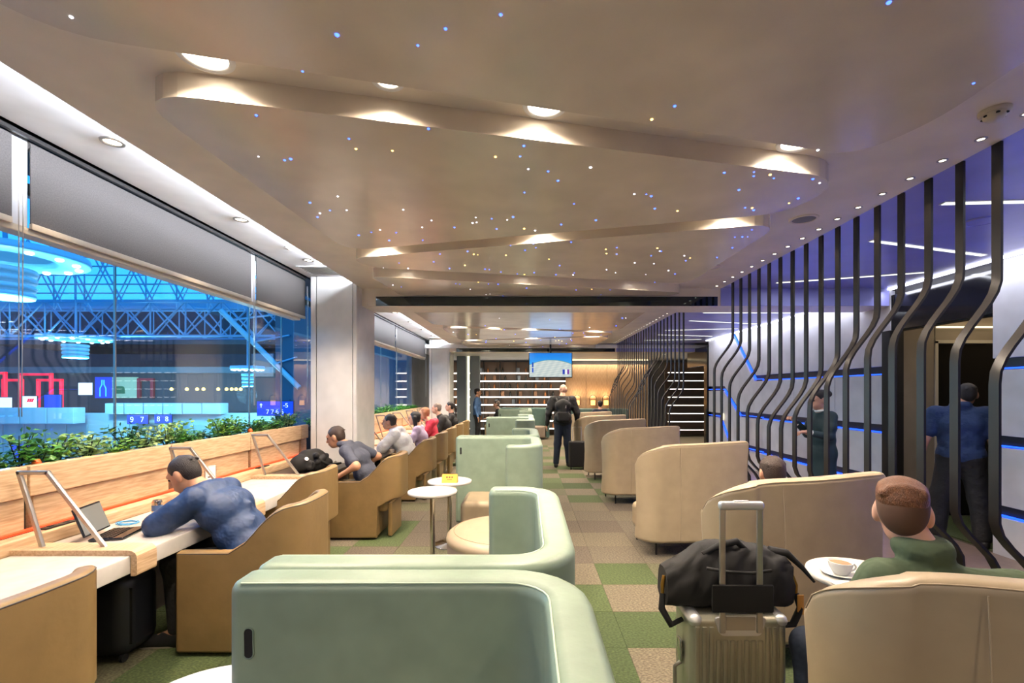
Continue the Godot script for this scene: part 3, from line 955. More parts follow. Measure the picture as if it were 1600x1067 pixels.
func end_zone() -> void:
	# lit shelving on the far wall
	var sh := thing("display_shelving", "wide dark shelving with glowing white shelf edges on the far wall", "shelving", V(-1.0, 0, 18.2))
	part("back_panel", Buf.new().box(Vector3(0, 1.4, -0.2), Vector3(5.0, 2.8, 0.04)), mat("shelf_back", col(118, 96, 78), 0.5), sh)
	for k in 8:
		var y := 0.25 + k * 0.30
		part("shelf", Buf.new().box(Vector3(0, y, 0), Vector3(5.0, 0.03, 0.36)), M.dark_wall, sh)
		part("led_strip", Buf.new().box(Vector3(0, y, 0.19), Vector3(5.0, 0.045, 0.02)), M.shelf_led, sh)
	for k in 9:
		part("upright", Buf.new().box(Vector3(-2.48 + k * 0.62, 1.4, 0), Vector3(0.03, 2.8, 0.34)), M.dark_wall, sh)
	var bm := Buf.new().lathe(Vector3.ZERO, [[0.036, 0.0], [0.038, 0.01], [0.038, 0.12], [0.03, 0.15], [0.013, 0.175], [0.013, 0.21], [0.001, 0.212]], 10).mesh()
	var bx := Buf.new().rbox(Vector3(0, 0.1, 0), Vector3(0.12, 0.2, 0.1), 0.004).mesh()
	var mats := [mat("bottle_amber", col(150, 92, 44), 0.2), mat("bottle_dark", col(36, 40, 34), 0.15), mat("box_brown", col(120, 84, 56), 0.6), mat("box_grey", col(110, 116, 120), 0.5)]
	for k in 8:
		for j in 16:
			if rng.randf() < 0.2:
				continue
			var at := V(-3.35 + j * 0.31 + rng.randf_range(-0.08, 0.08), 0.267 + k * 0.30, 18.2 + rng.randf_range(-0.06, 0.06))
			var isb := rng.randf() < 0.6
			var kind := rng.randi() % 2
			var o := inst("bottle" if isb else "gift_box", bm if isb else bx, mats[kind if isb else 2 + kind], self, at)
			tag(o, [["amber bottle standing on the lit far shelving", "dark bottle standing on the lit far shelving"], ["brown carton standing on the lit far shelving", "grey carton standing on the lit far shelving"]][0 if isb else 1][kind], "bottle" if isb else "box", [["amber shelf bottles", "dark shelf bottles"], ["brown shelf cartons", "grey shelf cartons"]][0 if isb else 1][kind])
	area("shelf_light", V(-1.0, 1.4, 17.95), Vector3(0, 0, -1), Vector2(4.8, 2.2), 5.0, col(255, 244, 230))
	# wood-clad wall with two arched wall lamps
	var ww := struct("wall_wood", Buf.new().box(V(3.1, 1.35, 18.3), Vector3(3.2, 2.7, 0.1)), M.dark_desk)
	for k in 4:
		part("wood_panel", Buf.new().rbox(V(1.9 + k * 0.8, 1.35, 18.22), Vector3(0.79, 2.68, 0.04), 0.004), M.wood_upright, ww)
	for x in [1.95, 2.55, 3.05]:
		var wl := thing("arched_wall_lamp", "small glowing arched wall lamp on the far wooden wall", "lamp", V(x, 1.15, 18.1), 0, "arched wall lamps")
		var arc := []
		for k in 9:
			var t := PI * k / 8
			arc.append(Vector3(cos(t) * 0.13, 0.25 + sin(t) * 0.13, 0))
		part("arch", Buf.new().tube([Vector3(0.13, 0, 0)] + arc + [Vector3(-0.13, 0, 0)], [0.012], 6), M.black_metal, wl)
		part("shade", Buf.new().rbox(Vector3(0, 0.08, 0), Vector3(0.16, 0.18, 0.08), 0.01), M.lamp_amber, wl)
		area("wall_lamp_light", V(x, 1.45, 18.0), Vector3(0, 1, -0.4), Vector2(0.15, 0.1), 0.3, col(255, 206, 150), Vector3(1, 0, 0))
	area("wood_wall_wash", V(3.1, 2.82, 18.0), Vector3(0, -1, -0.25), Vector2(3.0, 0.08), 2.0, col(255, 234, 206), Vector3(0, 0, 1))
	struct("trim_wood_cove", Buf.new().box(V(3.1, 2.85, 18.02), Vector3(3.1, 0.03, 0.1)), M.led_cream)
	# grey pillars with a cream light line between
	struct("wall_pillar", Buf.new().box(V(-2.06, 1.42, 15.3), Vector3(0.3, 2.86, 0.3)).box(V(-1.64, 1.42, 15.3), Vector3(0.3, 2.86, 0.3)), mat("slate", col(150, 164, 172), 0.5))
	struct("trim_light_line", Buf.new().box(V(-1.85, 1.42, 15.24), Vector3(0.07, 2.8, 0.03)), M.led_cream)
	# ceiling lights of the end zone, the last added to brighten the pillars
	for p in [[-1.0, 15.0], [0.6, 16.2], [1.4, 14.8], [1.6, 16.8], [4.5, 15.5], [-1.5, 17.0], [6.5, 15.0], [-1.8, 14.35]]:
		var d := thing("end_downlight", "round downlight in the grey ceiling before the lit shelving", "light", V(p[0], 2.87, p[1]), 0, "end zone downlights")
		part("trim_ring", Buf.new().lathe(Vector3.ZERO, [[0.08, 0.0], [0.078, -0.006], [0.066, -0.008], [0.064, 0.0]], 20), M.white_paint, d)
		part("lamp", Buf.new().lathe(Vector3.ZERO, [[0.064, -0.001], [0.04, -0.005], [0.001, -0.006]], 20), M.lamp_warm, d)
		spot("end_light", V(p[0], 2.85, p[1]), 7.0, col(255, 236, 210), 65.0, 0.05)
	struct("trim_curved_soffit", Buf.new().prism(rounded([Vector2(-2.6, 13.9), Vector2(0.9, 13.9), Vector2(0.2, 15.6), Vector2(-2.4, 16.4)], [0.6], 8), V(0, 2.79, 0), Vector3.RIGHT, Vector3.FORWARD, Vector3(0, 0.09, 0)), M.white_paint)
	# television hanging from the beam
	var tv := thing("television", "flat television hanging from the ceiling, blue sky over pale ground on screen", "television", V(0.65, 2.36, 12.6))
	part("casing", Buf.new().rbox(Vector3(0, 0, -0.03), Vector3(1.16, 0.67, 0.05), 0.008), M.black_gloss, tv)
	part("mount", Buf.new().cyl(Vector3(0, 0.3, -0.05), Vector3(0, 0.62, -0.05), 0.025), M.black_metal, tv)
	var im := Image.create(232, 128, false, Image.FORMAT_RGB8)
	for y in 128:
		for x in 232:
			var edge := 38.0 + 26.0 * pow((x - 120.0) / 120.0, 2.0)
			var c := col(20, 120, 220).lerp(col(60, 160, 235), y / 60.0)
			if y > edge:
				c = col(176, 190, 190).lerp(col(206, 212, 206), 0.5 + 0.5 * sin(x * 0.13 + y * 0.31) * sin(y * 0.2 - x * 0.05))
			elif y > edge - 3:
				c = col(90, 150, 150)
			im.set_pixel(x, y, c)
	im.fill_rect(Rect2i(182, 88, 12, 26), col(30, 60, 170))
	im.fill_rect(Rect2i(197, 88, 8, 26), col(240, 240, 245))
	im.fill_rect(Rect2i(208, 88, 10, 26), col(120, 60, 160))
	im.fill_rect(Rect2i(14, 50, 8, 26), col(20, 70, 170))
	im.fill_rect(Rect2i(14, 80, 8, 24), col(30, 80, 190))
	var tm := mat("television_picture", Color.BLACK, 0.2)
	tm.emission_enabled = true
	tm.emission = Color.WHITE
	tm.emission_operator = BaseMaterial3D.EMISSION_OP_MULTIPLY
	tm.emission_texture = ImageTexture.create_from_image(im)
	tm.emission_energy_multiplier = 1.0
	var qm := QuadMesh.new()
	qm.size = Vector2(1.12, 0.63)
	inst("screen", qm, tm, tv, Vector3(0, 0, -0.002))
	area("screen_light", V(0.65, 2.36, 12.57), Vector3(0, 0, 1), Vector2(1.1, 0.6), 0.25, col(150, 190, 240))
	# dark glass doorway and far lit shelves behind the farther screen
	struct("trim_black_pillar", Buf.new().rbox(V(4.80, 1.42, 12.55), Vector3(0.12, 2.85, 0.22), 0.006).rbox(V(4.80, 2.6, 13.3), Vector3(0.10, 0.5, 1.4), 0.006), M.black_gloss)
	var s2 := thing("display_shelving", "dark shelving with glowing shelf edges beyond the black pillar", "shelving", V(6.9, 0, 17.6))
	part("back_panel", Buf.new().box(Vector3(0, 1.4, -0.2), Vector3(3.4, 2.7, 0.04)), M.shelf_back, s2)
	for k in 8:
		part("shelf", Buf.new().box(Vector3(0, 0.25 + k * 0.30, 0), Vector3(3.4, 0.03, 0.36)), M.dark_wall, s2)
		part("led_strip", Buf.new().box(Vector3(0, 0.25 + k * 0.30, 0.19), Vector3(3.4, 0.03, 0.02)), M.shelf_led, s2)
	# low dark-green booths in front of the shelving
	for q in [[-2.55, 14.7, 0.6, "dark teal booth panel left of the grey pillars"], [-0.1, 17.0, 1.7, "dark teal sofa back in front of the lit shelving"], [2.4, 16.2, 1.9, "dark teal sofa back in front of the wooden wall"]]:
		var bo := thing("teal_sofa", q[3], "sofa", V(q[0], 0, q[1]))
		var w: float = q[2]
		part("back", Buf.new().sweep(PackedVector2Array([Vector2(-w / 2, 0.5), Vector2(-w / 2, 0.1), Vector2(-w / 2 + 0.1, 0), Vector2(w / 2 - 0.1, 0), Vector2(w / 2, 0.1), Vector2(w / 2, 0.5)]), _flat(6, 0.05), _flat(6, 1.08), 0.12, 0.045), M.teal_fabric, bo)
		part("seat", Buf.new().rbox(Vector3(0, 0.25, 0.32), Vector3(w - 0.16, 0.4, 0.5), 0.05, 3), M.taupe_fabric, bo)


func _flat(n: int, y: float) -> PackedFloat32Array:
	var a := PackedFloat32Array()
	a.resize(n)
	a.fill(y)
	return a


func corner(c: Vector2, r: float, a0: float, a1: float, k := 6) -> Array:
	var out := []
	for j in k + 1:
		var a := deg_to_rad(lerpf(a0, a1, float(j) / k))
		out.append(c + Vector2(cos(a), sin(a)) * r)
	return out

# plan in (x, z) with z = -depth
func booths() -> void:
	var labels_a := ["mint leather booth with a slotted full-width back panel, beside the silver suitcase", "mint leather booth with slotted back panel behind the two round tables", "mint leather booth third along the aisle, slotted panel and short wing", "mint leather booth farthest along the aisle, before the teal sofas"]
	var labels_b := ["mint leather booth back to back with the nearest one, wing before the cream pouf", "mint leather booth back to back with the one behind the round tables", "mint leather booth back to back with the third slotted one", "farthest mint booth facing the lit shelving"]
	for k in 4:
		for s: float in [1.0, -1.0]:
			# s = 1: opens towards the entrance, full panel at the far end
			var zf: float = (1.435 if s > 0 else 1.565) + 4.45 * k
			var zn: float = zf - s * 0.96 if s > 0 else zf + 1.165
			if zf > 15.2:
				continue
			var b := thing("mint_booth", labels_a[k] if s > 0 else labels_b[k], "booth", V(-0.35, 0, (zf + zn) * 0.5), 0)
			var o := Vector2(-0.35, -(zf + zn) * 0.5)
			var x1 := 0.115
			var r := 0.17
			var pts: Array = [Vector2(-0.83, -zf), Vector2(-0.5, -zf), Vector2(-0.2, -zf)]
			if s > 0:
				pts += corner(Vector2(x1 - r, -zf + r), r, -90, 0)
				pts += corner(Vector2(x1 - r, -zn - r), r, 0, 90)
			else:
				pts += corner(Vector2(x1 - r, -zf - r), r, 90, 0)
				pts += corner(Vector2(x1 - r, -zn + r), r, 0, -90)
			pts += [Vector2(-0.12, -zn), Vector2(-0.175, -zn)]
			var pp := PackedVector2Array()
			for p in pts:
				pp.append(p - o)
			part("shell", Buf.new().sweep(pp, _flat(pp.size(), 0.04), _flat(pp.size(), 1.1), 0.128, 0.036), M.mint_leather, b)
			# seam piping along the inner top edge
			var pipe := []
			for a in pp.size():
				var d := (pp[mini(a + 1, pp.size() - 1)] - pp[maxi(a - 1, 0)]).normalized()
				var nn := Vector2(-d.y, d.x) * s
				var q := pp[a] + nn * 0.052
				pipe.append(Vector3(q.x, 1.0925, q.y))
			part("piping", Buf.new().tube(pipe, [0.003], 5), M.mint_piping, b)
			var zs := -zf + s * 0.066 - o.y
			var slot := PackedVector2Array()
			for j in 17:
				var a := PI * j / 8.0
				slot.append(Vector2(cos(a) * 0.0125, sin(a) * 0.0125 + (0.03 if j <= 8 else -0.03)))
			part("slot", Buf.new().prism(slot, Vector3(-0.80 - o.x, 0.925, zs - s * 0.012), Vector3.RIGHT, Vector3.UP, Vector3(0, 0, s * 0.0135)), M.slot_black, b, "black oval slot in the panel")
			part("slot_rim", Buf.new().tube(_oval(Vector3(-0.80 - o.x, 0.925, zs), 0.014, 0.03), [0.0025], 5), M.mint_leather, b)
			part("seat", Buf.new().rbox(Vector3(-0.36 - o.x, 0.25, (-(zf + zn) * 0.5 - s * 0.06) - o.y), Vector3(0.72, 0.40, 0.62), 0.06, 3), M.cream_leather, b)
			for fx in [-0.8, -0.05]:
				part("foot", Buf.new().cyl(Vector3(fx - o.x, 0.006, -zf - o.y), Vector3(fx - o.x, 0.05, -zf - o.y), 0.02), M.black_metal, b)
	var pf := thing("cream_pouf", "round cream leather pouf with piped edge beside the round tables", "pouf", V(-0.17, 0, 4.15))
	part("body", Buf.new().lathe(Vector3.ZERO, [[0.47, 0.012], [0.50, 0.05], [0.515, 0.3], [0.515, 0.37]], 48), M.taupe_fabric, pf)
	part("cushion", Buf.new().lathe(Vector3.ZERO, [[0.515, 0.37], [0.522, 0.39], [0.515, 0.42], [0.47, 0.455], [0.3, 0.475], [0.001, 0.48]], 48), M.cream_leather, pf)
	var ring := []
	for j in 49:
		ring.append(Vector3(cos(TAU * j / 48) * 0.455, 0.457, sin(TAU * j / 48) * 0.455))
	part("piping", Buf.new().tube(ring, [0.004], 5), M.cream_piping, pf)

func _oval(c: Vector3, rx: float, h: float) -> Array:
	var out := []
	for j in 18:
		var a := PI * j / 8.0
		out.append(c + Vector3(cos(a) * rx, sin(a) * rx + (h if j <= 8 or j == 17 else -h), 0))
	return out


func tub_chair_at(at: Vector3, turn: float, label: String) -> Node3D:
	var c := thing("tub_chair", label, "chair", at, turn, "tan tub chairs along the counter")
	var pts: Array = []
	for z in [-0.36, -0.2, -0.05, 0.05, 0.12, 0.135, 0.15, 0.19]:
		pts.append(Vector2(-0.275, z))
	pts += corner(Vector2(-0.275 + 0.15, 0.19), 0.15, 180, 90, 6).slice(1)
	pts += [Vector2(0.0, 0.345)]
	pts += corner(Vector2(0.275 - 0.15, 0.19), 0.15, 90, 0, 6)
	for z in [0.15, 0.135, 0.12, 0.05, -0.05, -0.2, -0.36]:
		pts.append(Vector2(0.275, z))
	var pp := PackedVector2Array(pts)
	var bot := PackedFloat32Array()
	var top := PackedFloat32Array()
	for p in pp:
		bot.append(0.02 if p.y < 0.14 else 0.36 + 0.08 * smoothstep(0.14, 0.3, p.y))
		top.append(0.65 + 0.28 * smoothstep(-0.06, 0.30, p.y))
	part("shell", Buf.new().sweep(pp, bot, top, 0.072, 0.022), M.tan_leather, c)
	var pipe := []
	for a in pp.size():
		var d := (pp[mini(a + 1, pp.size() - 1)] - pp[maxi(a - 1, 0)]).normalized()
		var q := pp[a] - Vector2(-d.y, d.x) * -0.034
		pipe.append(Vector3(q.x, top[a] - 0.012, q.y))
	part("piping", Buf.new().tube(pipe, [0.003], 5), M.dark_desk, c)
	part("seat_cushion", Buf.new().rbox(Vector3(0, 0.36, -0.06), Vector3(0.47, 0.14, 0.6), 0.05, 3), M.tan_leather, c)
	part("seat_box", Buf.new().box(Vector3(0, 0.17, -0.08), Vector3(0.48, 0.26, 0.44)), M.tan_leather, c)
	part("rear_leg", Buf.new().rbox(Vector3(0, 0.2, 0.26), Vector3(0.40, 0.37, 0.05), 0.01), M.tan_leather, c)
	return c

func tub_chairs() -> void:
	for q in [[-2.12, 1.74, 84.0, "empty tan leather tub chair pushed under the counter nearest the entrance"],
			[-1.795, 3.25, 90.0, "tan leather tub chair with the man in the blue jacket"],
			[-2.20, 4.45, 90.0, "empty tan leather tub chair pushed under the counter beyond the blue jacket"],
			[-1.795, 5.56, 90.0, "tan leather tub chair with the man in the dark polo shirt"],
			[-1.795, 7.39, 90.0, "tan leather tub chair with the man in the translucent white jacket"],
			[-1.795, 8.5, 90.0, "tan leather tub chair with the dark-haired woman in lilac"],
			[-1.795, 9.6, 90.0, "tan leather tub chair with the woman in red"],
			[-1.795, 10.7, 90.0, "tan leather tub chair with the grey-haired man in black"],
			[-1.795, 11.8, 90.0, "tan leather tub chair with the ponytailed woman"]]:
		tub_chair_at(V(q[0], 0.006, q[1]), deg_to_rad(q[2]), q[3])


func cream_chairs() -> void:
	var n := 0
	for q in [[-0.06, 1.22, "cream leather high-backed chair behind the person in the green fleece", -14.0], [0.02, 2.80, "cream leather high-backed chair behind the silver suitcase", 11.0], [0.05, 4.68, "cream leather high-backed chair next beyond the one by the suitcase", 9.0],
			[0.06, 6.85, "cream leather high-backed chair third beyond the suitcase, thin black legs showing", 7.0], [0.04, 8.75, "cream leather high-backed chair beside the black roller case", 6.0], [0.0, 10.3, "cream leather high-backed chair just beyond the black roller case", 6.0], [0.0, 12.0, "cream leather high-backed chair at the far end of the row", 5.0]]:
		var c := thing("cream_chair", q[2], "chair", V(1.58 + q[0], 0, q[1] + 0.42), deg_to_rad(q[3]), "cream high-backed chairs along the bar screen")
		var pts: Array = []
		for k in 19:
			var t := k / 18.0
			pts.append(Vector2(0.54 - 0.86 * t, 0.33 + 0.05 * sin(PI * (0.15 + 0.8 * t))))
		pts += corner(Vector2(-0.32, 0.16), 0.185, 85, 178, 8).slice(1)
		var pp := PackedVector2Array(pts)
		var bot := PackedFloat32Array()
		var top := PackedFloat32Array()
		for a in pp.size():
			var t := float(a) / (pp.size() - 1)
			bot.append(0.15)
			var e := clampf((float(a) - 14.0) / (pp.size() - 15.0), 0.0, 1.0)
			top.append(1.15 - 0.02 * smoothstep(0.0, 0.6, t) - 0.24 * (1.0 - sqrt(1.0 - 0.97 * e * e)))
		part("shell", Buf.new().sweep(pp, bot, top, 0.10, 0.035, 0.02), M.cream_leather, c)
		var pipe := []
		for a in pp.size():
			var d := (pp[mini(a + 1, pp.size() - 1)] - pp[maxi(a - 1, 0)]).normalized()
			var w := pp[a] + Vector2(-d.y, d.x) * -0.045
			pipe.append(Vector3(w.x, top[a] - 0.012, w.y))
		part("piping", Buf.new().tube(pipe, [0.0028], 5), M.cream_piping, c)
		var seam := []
		for k in 9:
			var f := k / 8.0
			seam.append(Vector3(-0.18, lerpf(0.19, 1.10, f), 0.368 + 0.05 + 0.02 * sin(PI * f)))
		part("seam", Buf.new().tube(seam, [0.0025], 5), M.cream_leather, c)
		part("seat", Buf.new().rbox(Vector3(0.0, 0.30, 0.0), Vector3(0.84, 0.28, 0.58), 0.06, 3), M.cream_leather, c)
		for L in [[-0.36, 0.25], [0.38, 0.25], [-0.36, -0.25], [0.38, -0.25]]:
			part("leg", Buf.new().cyl(Vector3(L[0], 0.006, L[1]), Vector3(L[0], 0.19, L[1]), 0.011, 10), M.black_metal, c)
		n += 1


func round_table(at: Vector3, label: String, h := 0.70) -> Node3D:
	var t := thing("round_table", label, "table", at, 0, "small round white tables")
	part("table_top", Buf.new().lathe(Vector3.ZERO, [[0.001, h - 0.028], [0.225, h - 0.028], [0.233, h - 0.024], [0.236, h - 0.014], [0.234, h - 0.003], [0.228, h], [0.001, h]], 48), M.white_stone, t)
	part("column", Buf.new().cyl(Vector3(0, 0.02, 0), Vector3(0, h - 0.028, 0), 0.024, 24), M.chrome, t)
	part("base", Buf.new().lathe(Vector3.ZERO, [[0.001, 0.008], [0.17, 0.008], [0.175, 0.012], [0.17, 0.018], [0.04, 0.028], [0.026, 0.04], [0.001, 0.042]], 40), M.chrome, t)
	return t


func tables_and_bags() -> void:
	round_table(V(-0.97, 0, 1.43), "small round white table left of the nearest mint booth panel")
	round_table(V(-0.90, 0, 4.57), "small round white table on a chrome column with nothing on it")
	round_table(V(-0.82, 0, 5.10), "small round white table carrying the orange card")
	round_table(V(1.64, 0, 2.33), "small round white table carrying the coffee cup", 0.76)
	var tc := thing("tent_card", "orange folded table card with dark print", "sign", V(-0.80, 0.70, 4.99))
	var cp := PackedVector2Array([Vector2(-0.045, 0), Vector2(0.045, 0), Vector2(0.002, 0.085), Vector2(-0.002, 0.085)])
	part("card", Buf.new().prism(cp, Vector3(-0.08, 0, 0), Vector3.BACK, Vector3.UP, Vector3(0.16, 0, 0)), M.orange_card, tc)
	var pr := Buf.new()
	var bs := Basis(Vector3.RIGHT, -0.468)
	for k in 3:
		pr.box(Vector3(-0.028 + k * 0.027, 0.055, 0.0178), Vector3(0.017, 0.015, 0.001), bs)
	pr.box(Vector3(0, 0.033, 0.0288), Vector3(0.05, 0.005, 0.001), bs)
	part("print", pr, M.print_dark, tc)
	# coffee
	var at := V(1.53, 0.76, 2.31)
	var sa := thing("saucer", "white porcelain saucer under the coffee cup", "saucer", at)
	part("dish", Buf.new().lathe(Vector3.ZERO, [[0.001, 0.001], [0.045, 0.001], [0.085, 0.014], [0.088, 0.017], [0.084, 0.018], [0.045, 0.006], [0.001, 0.005]], 40), M.porcelain, sa)
	var cu := thing("coffee_cup", "white porcelain cup of milky coffee on a saucer", "cup", at + Vector3(0, 0.006, 0))
	part("cup_body", Buf.new().lathe(Vector3.ZERO, [[0.001, 0.0], [0.03, 0.0], [0.034, 0.004], [0.048, 0.03], [0.054, 0.058], [0.0545, 0.06], [0.051, 0.06], [0.045, 0.032], [0.03, 0.01], [0.001, 0.008]], 40), M.porcelain, cu)
	part("coffee", Buf.new().lathe(Vector3.ZERO, [[0.001, 0.049], [0.0485, 0.049], [0.0485, 0.051], [0.001, 0.052]], 32), M.coffee, cu)
	var hd := []
	for k in 9:
		var a := -PI * 0.5 + PI * k / 8
		hd.append(Vector3(0.046 + cos(a) * 0.028, 0.032 + sin(a) * 0.018, 0.0))
	part("handle", Buf.new().tube(hd, [0.005], 8), M.porcelain, cu)
	var np := solo("paper_napkin", Buf.new().rbox(V(1.49, 0.762, 2.19), Vector3(0.12, 0.004, 0.09), 0.001, 1, Basis(Vector3.UP, 0.3)), M.paper, "folded white paper napkin beside the saucer", "napkin")
	# silver suitcase
	var sc := thing("silver_suitcase", "silver grooved metal suitcase with its trolley handle pulled up", "suitcase", V(0.945, 0, 2.22))
	part("shell", _suitcase_shell(), M.grooved_alu, sc)
	for cx in [-1.0, 1.0]:
		for cy in [0.075, 0.63]:
			part("corner_cap", Buf.new().rbox(Vector3(cx * 0.19, cy, 0), Vector3(0.062, 0.055, 0.246), 0.026, 3), M.corner_alu, sc)
			for dz in [-0.08, 0.08]:
				if cy < 0.1:
					part("wheel", Buf.new().cyl(Vector3(cx * 0.17 - 0.012, 0.03, dz), Vector3(cx * 0.17 + 0.012, 0.03, dz), 0.026, 16), M.black_strap, sc)
	part("handle_well", Buf.new().prism(rounded([Vector2(-0.115, 0.655), Vector2(-0.09, 0.575), Vector2(0.09, 0.575), Vector2(0.115, 0.655)], [0.02]), Vector3(0, 0, 0.118), Vector3.RIGHT, Vector3.UP, Vector3(0, 0, 0.012)), M.corner_alu, sc)
	part("well_recess", Buf.new().rbox(Vector3(0, 0.63, 0.128), Vector3(0.13, 0.06, 0.008), 0.002), M.alu, sc)
	for x in [-0.082, 0.082]:
		part("handle_tube", Buf.new().rbox(Vector3(x, 0.87, 0.132), Vector3(0.026, 0.56, 0.014), 0.004, 2), M.alu, sc)
	var hg := part("handle_grip", Buf.new().rbox(Vector3(0, 1.15, 0.132), Vector3(0.20, 0.038, 0.032), 0.014, 3), M.corner_alu, sc)
	part("release_button", Buf.new().rbox(Vector3(0, 1.168, 0.132), Vector3(0.07, 0.008, 0.018), 0.003), M.corner_alu, hg)
	for y in [0.2, 0.45]:
		part("latch", Buf.new().rbox(Vector3(-0.226, y, 0.0), Vector3(0.014, 0.10, 0.05), 0.005), M.chrome, sc)
	part("side_handle", Buf.new().tube([Vector3(-0.222, 0.26, 0), Vector3(-0.25, 0.28, 0), Vector3(-0.25, 0.37, 0), Vector3(-0.222, 0.39, 0)], [0.009], 8), M.alu, sc)
	# holdall riding on it
	var hb := thing("black_holdall", "black nylon holdall strapped on top of the silver suitcase", "bag", V(0.945, 0.652, 2.24))
	var ns := FastNoiseLite.new()
	ns.seed = 4
	ns.frequency = 7.0
	var rings := []
	for k in 25:
		var t := k / 24.0
		var x := lerpf(-0.295, 0.29, t)
		var e := pow(sin(PI * clampf(t, 0.012, 0.988)), 0.28)
		var hh := (0.115 + 0.028 * smoothstep(0.0, 0.35, t) - 0.006 * smoothstep(0.6, 1.0, t)) * lerpf(0.62, 1.0, e)
		var ww := 0.125 * lerpf(0.45, 1.0, e)
		var ring := PackedVector3Array()
		for j in 32:
			var a := TAU * j / 32
			var cs := cos(a)
			var sn := sin(a)
			var py := signf(sn) * pow(absf(sn), 0.62)
			var pz := signf(cs) * pow(absf(cs), 0.55) * (1.0 - 0.30 * maxf(py, 0.0))
			var p := Vector3(x, hh + py * hh, pz * ww - 0.02)
			var d := ns.get_noise_3dv(p * Vector3(2.2, 2.2, 2.2)) * 0.020 + ns.get_noise_3dv(p * 5.0) * 0.008
			p.y = maxf(p.y + (d if p.y > 0.03 else 0.0) - (0.02 * exp(-pow((t - 0.15) * 9.0, 2.0)) if py > 0.3 else 0.0), 0.0)
			p.z += d
			ring.append(p)
		rings.append(ring)
	part("body", Buf.new().loft(rings), M.black_nylon, hb)
	part("zip_flap", Buf.new().tube([Vector3(0.2, 0.25, 0), Vector3(0.28, 0.24, 0.01), Vector3(0.34, 0.18, 0.03), Vector3(0.385, 0.12, 0.05)], [0.022, 0.018, 0.012, 0.006], 6), M.black_nylon, hb)
	part("grab_handle", Buf.new().tube([Vector3(-0.13, 0.25, 0.05), Vector3(-0.05, 0.29, 0.05), Vector3(0.03, 0.305, 0.04), Vector3(0.08, 0.26, 0.03)], [0.012, 0.016, 0.016, 0.012], 8), M.black_strap, hb)
	part("handle_sleeve", Buf.new().rbox(Vector3(0.0, 0.095, 0.168), Vector3(0.27, 0.12, 0.012), 0.005), M.black_nylon, hb)
	part("strap_band", Buf.new().tube([Vector3(-0.14, 0.21, 0.12), Vector3(-0.05, 0.2, 0.138), Vector3(0.06, 0.195, 0.138), Vector3(0.15, 0.2, 0.12)], [0.007], 6), M.black_strap, hb)
	for s in [-1.0, 1.0]:
		var cl := part("strap_clip", Buf.new().tube([Vector3(s * 0.30, 0.14, 0.02), Vector3(s * 0.31, 0.10, 0.03), Vector3(s * 0.31, 0.06, 0.03)], [0.008, 0.01, 0.008], 8), M.brass, hb)
		part("strap", Buf.new().tube([Vector3(s * 0.31, 0.06, 0.03), Vector3(s * 0.32, 0.0, 0.05), Vector3(s * 0.28, -0.07, 0.06), Vector3(s * 0.22, -0.06, 0.09 if s > 0 else 0.03)], [0.014, 0.016, 0.016, 0.012], 6), M.black_strap, hb)
	part("leather_tag", Buf.new().rbox(Vector3(0.315, 0.02, 0.06), Vector3(0.03, 0.09, 0.006), 0.002), M.tag_tan, hb)
	# the bald man's roller case
	var rc := thing("roller_case", "black roller case standing beside the bald man", "suitcase", V(1.08, 0, 10.1))
	part("shell", Buf.new().rbox(Vector3(0, 0.33, 0), Vector3(0.34, 0.54, 0.22), 0.03, 3), M.black_nylon, rc)
	part("handle", Buf.new().tube([Vector3(-0.09, 0.58, 0), Vector3(-0.09, 0.9, 0), Vector3(0.09, 0.9, 0), Vector3(0.09, 0.58, 0)], [0.01], 8), M.alu, rc)
	for x in [-0.13, 0.13]:
		part("wheel", Buf.new().cyl(Vector3(x - 0.012, 0.032, 0.07), Vector3(x + 0.012, 0.032, 0.07), 0.026, 14), M.black_strap, rc)


func _suitcase_shell() -> Buf:
	var b := Buf.new()
	b.rbox(Vector3(0, 0.35, 0), Vector3(0.43, 0.60, 0.236), 0.03, 3)
	for k in 13:
		var x := -0.186 + k * 0.031
		for s in [-1.0, 1.0]:
			b.rbox(Vector3(x, 0.345 if absf(x) > 0.11 or s < 0 else 0.315, s * 0.118), Vector3(0.022, 0.53 if absf(x) > 0.11 or s < 0 else 0.47, 0.012), 0.004)
	return b


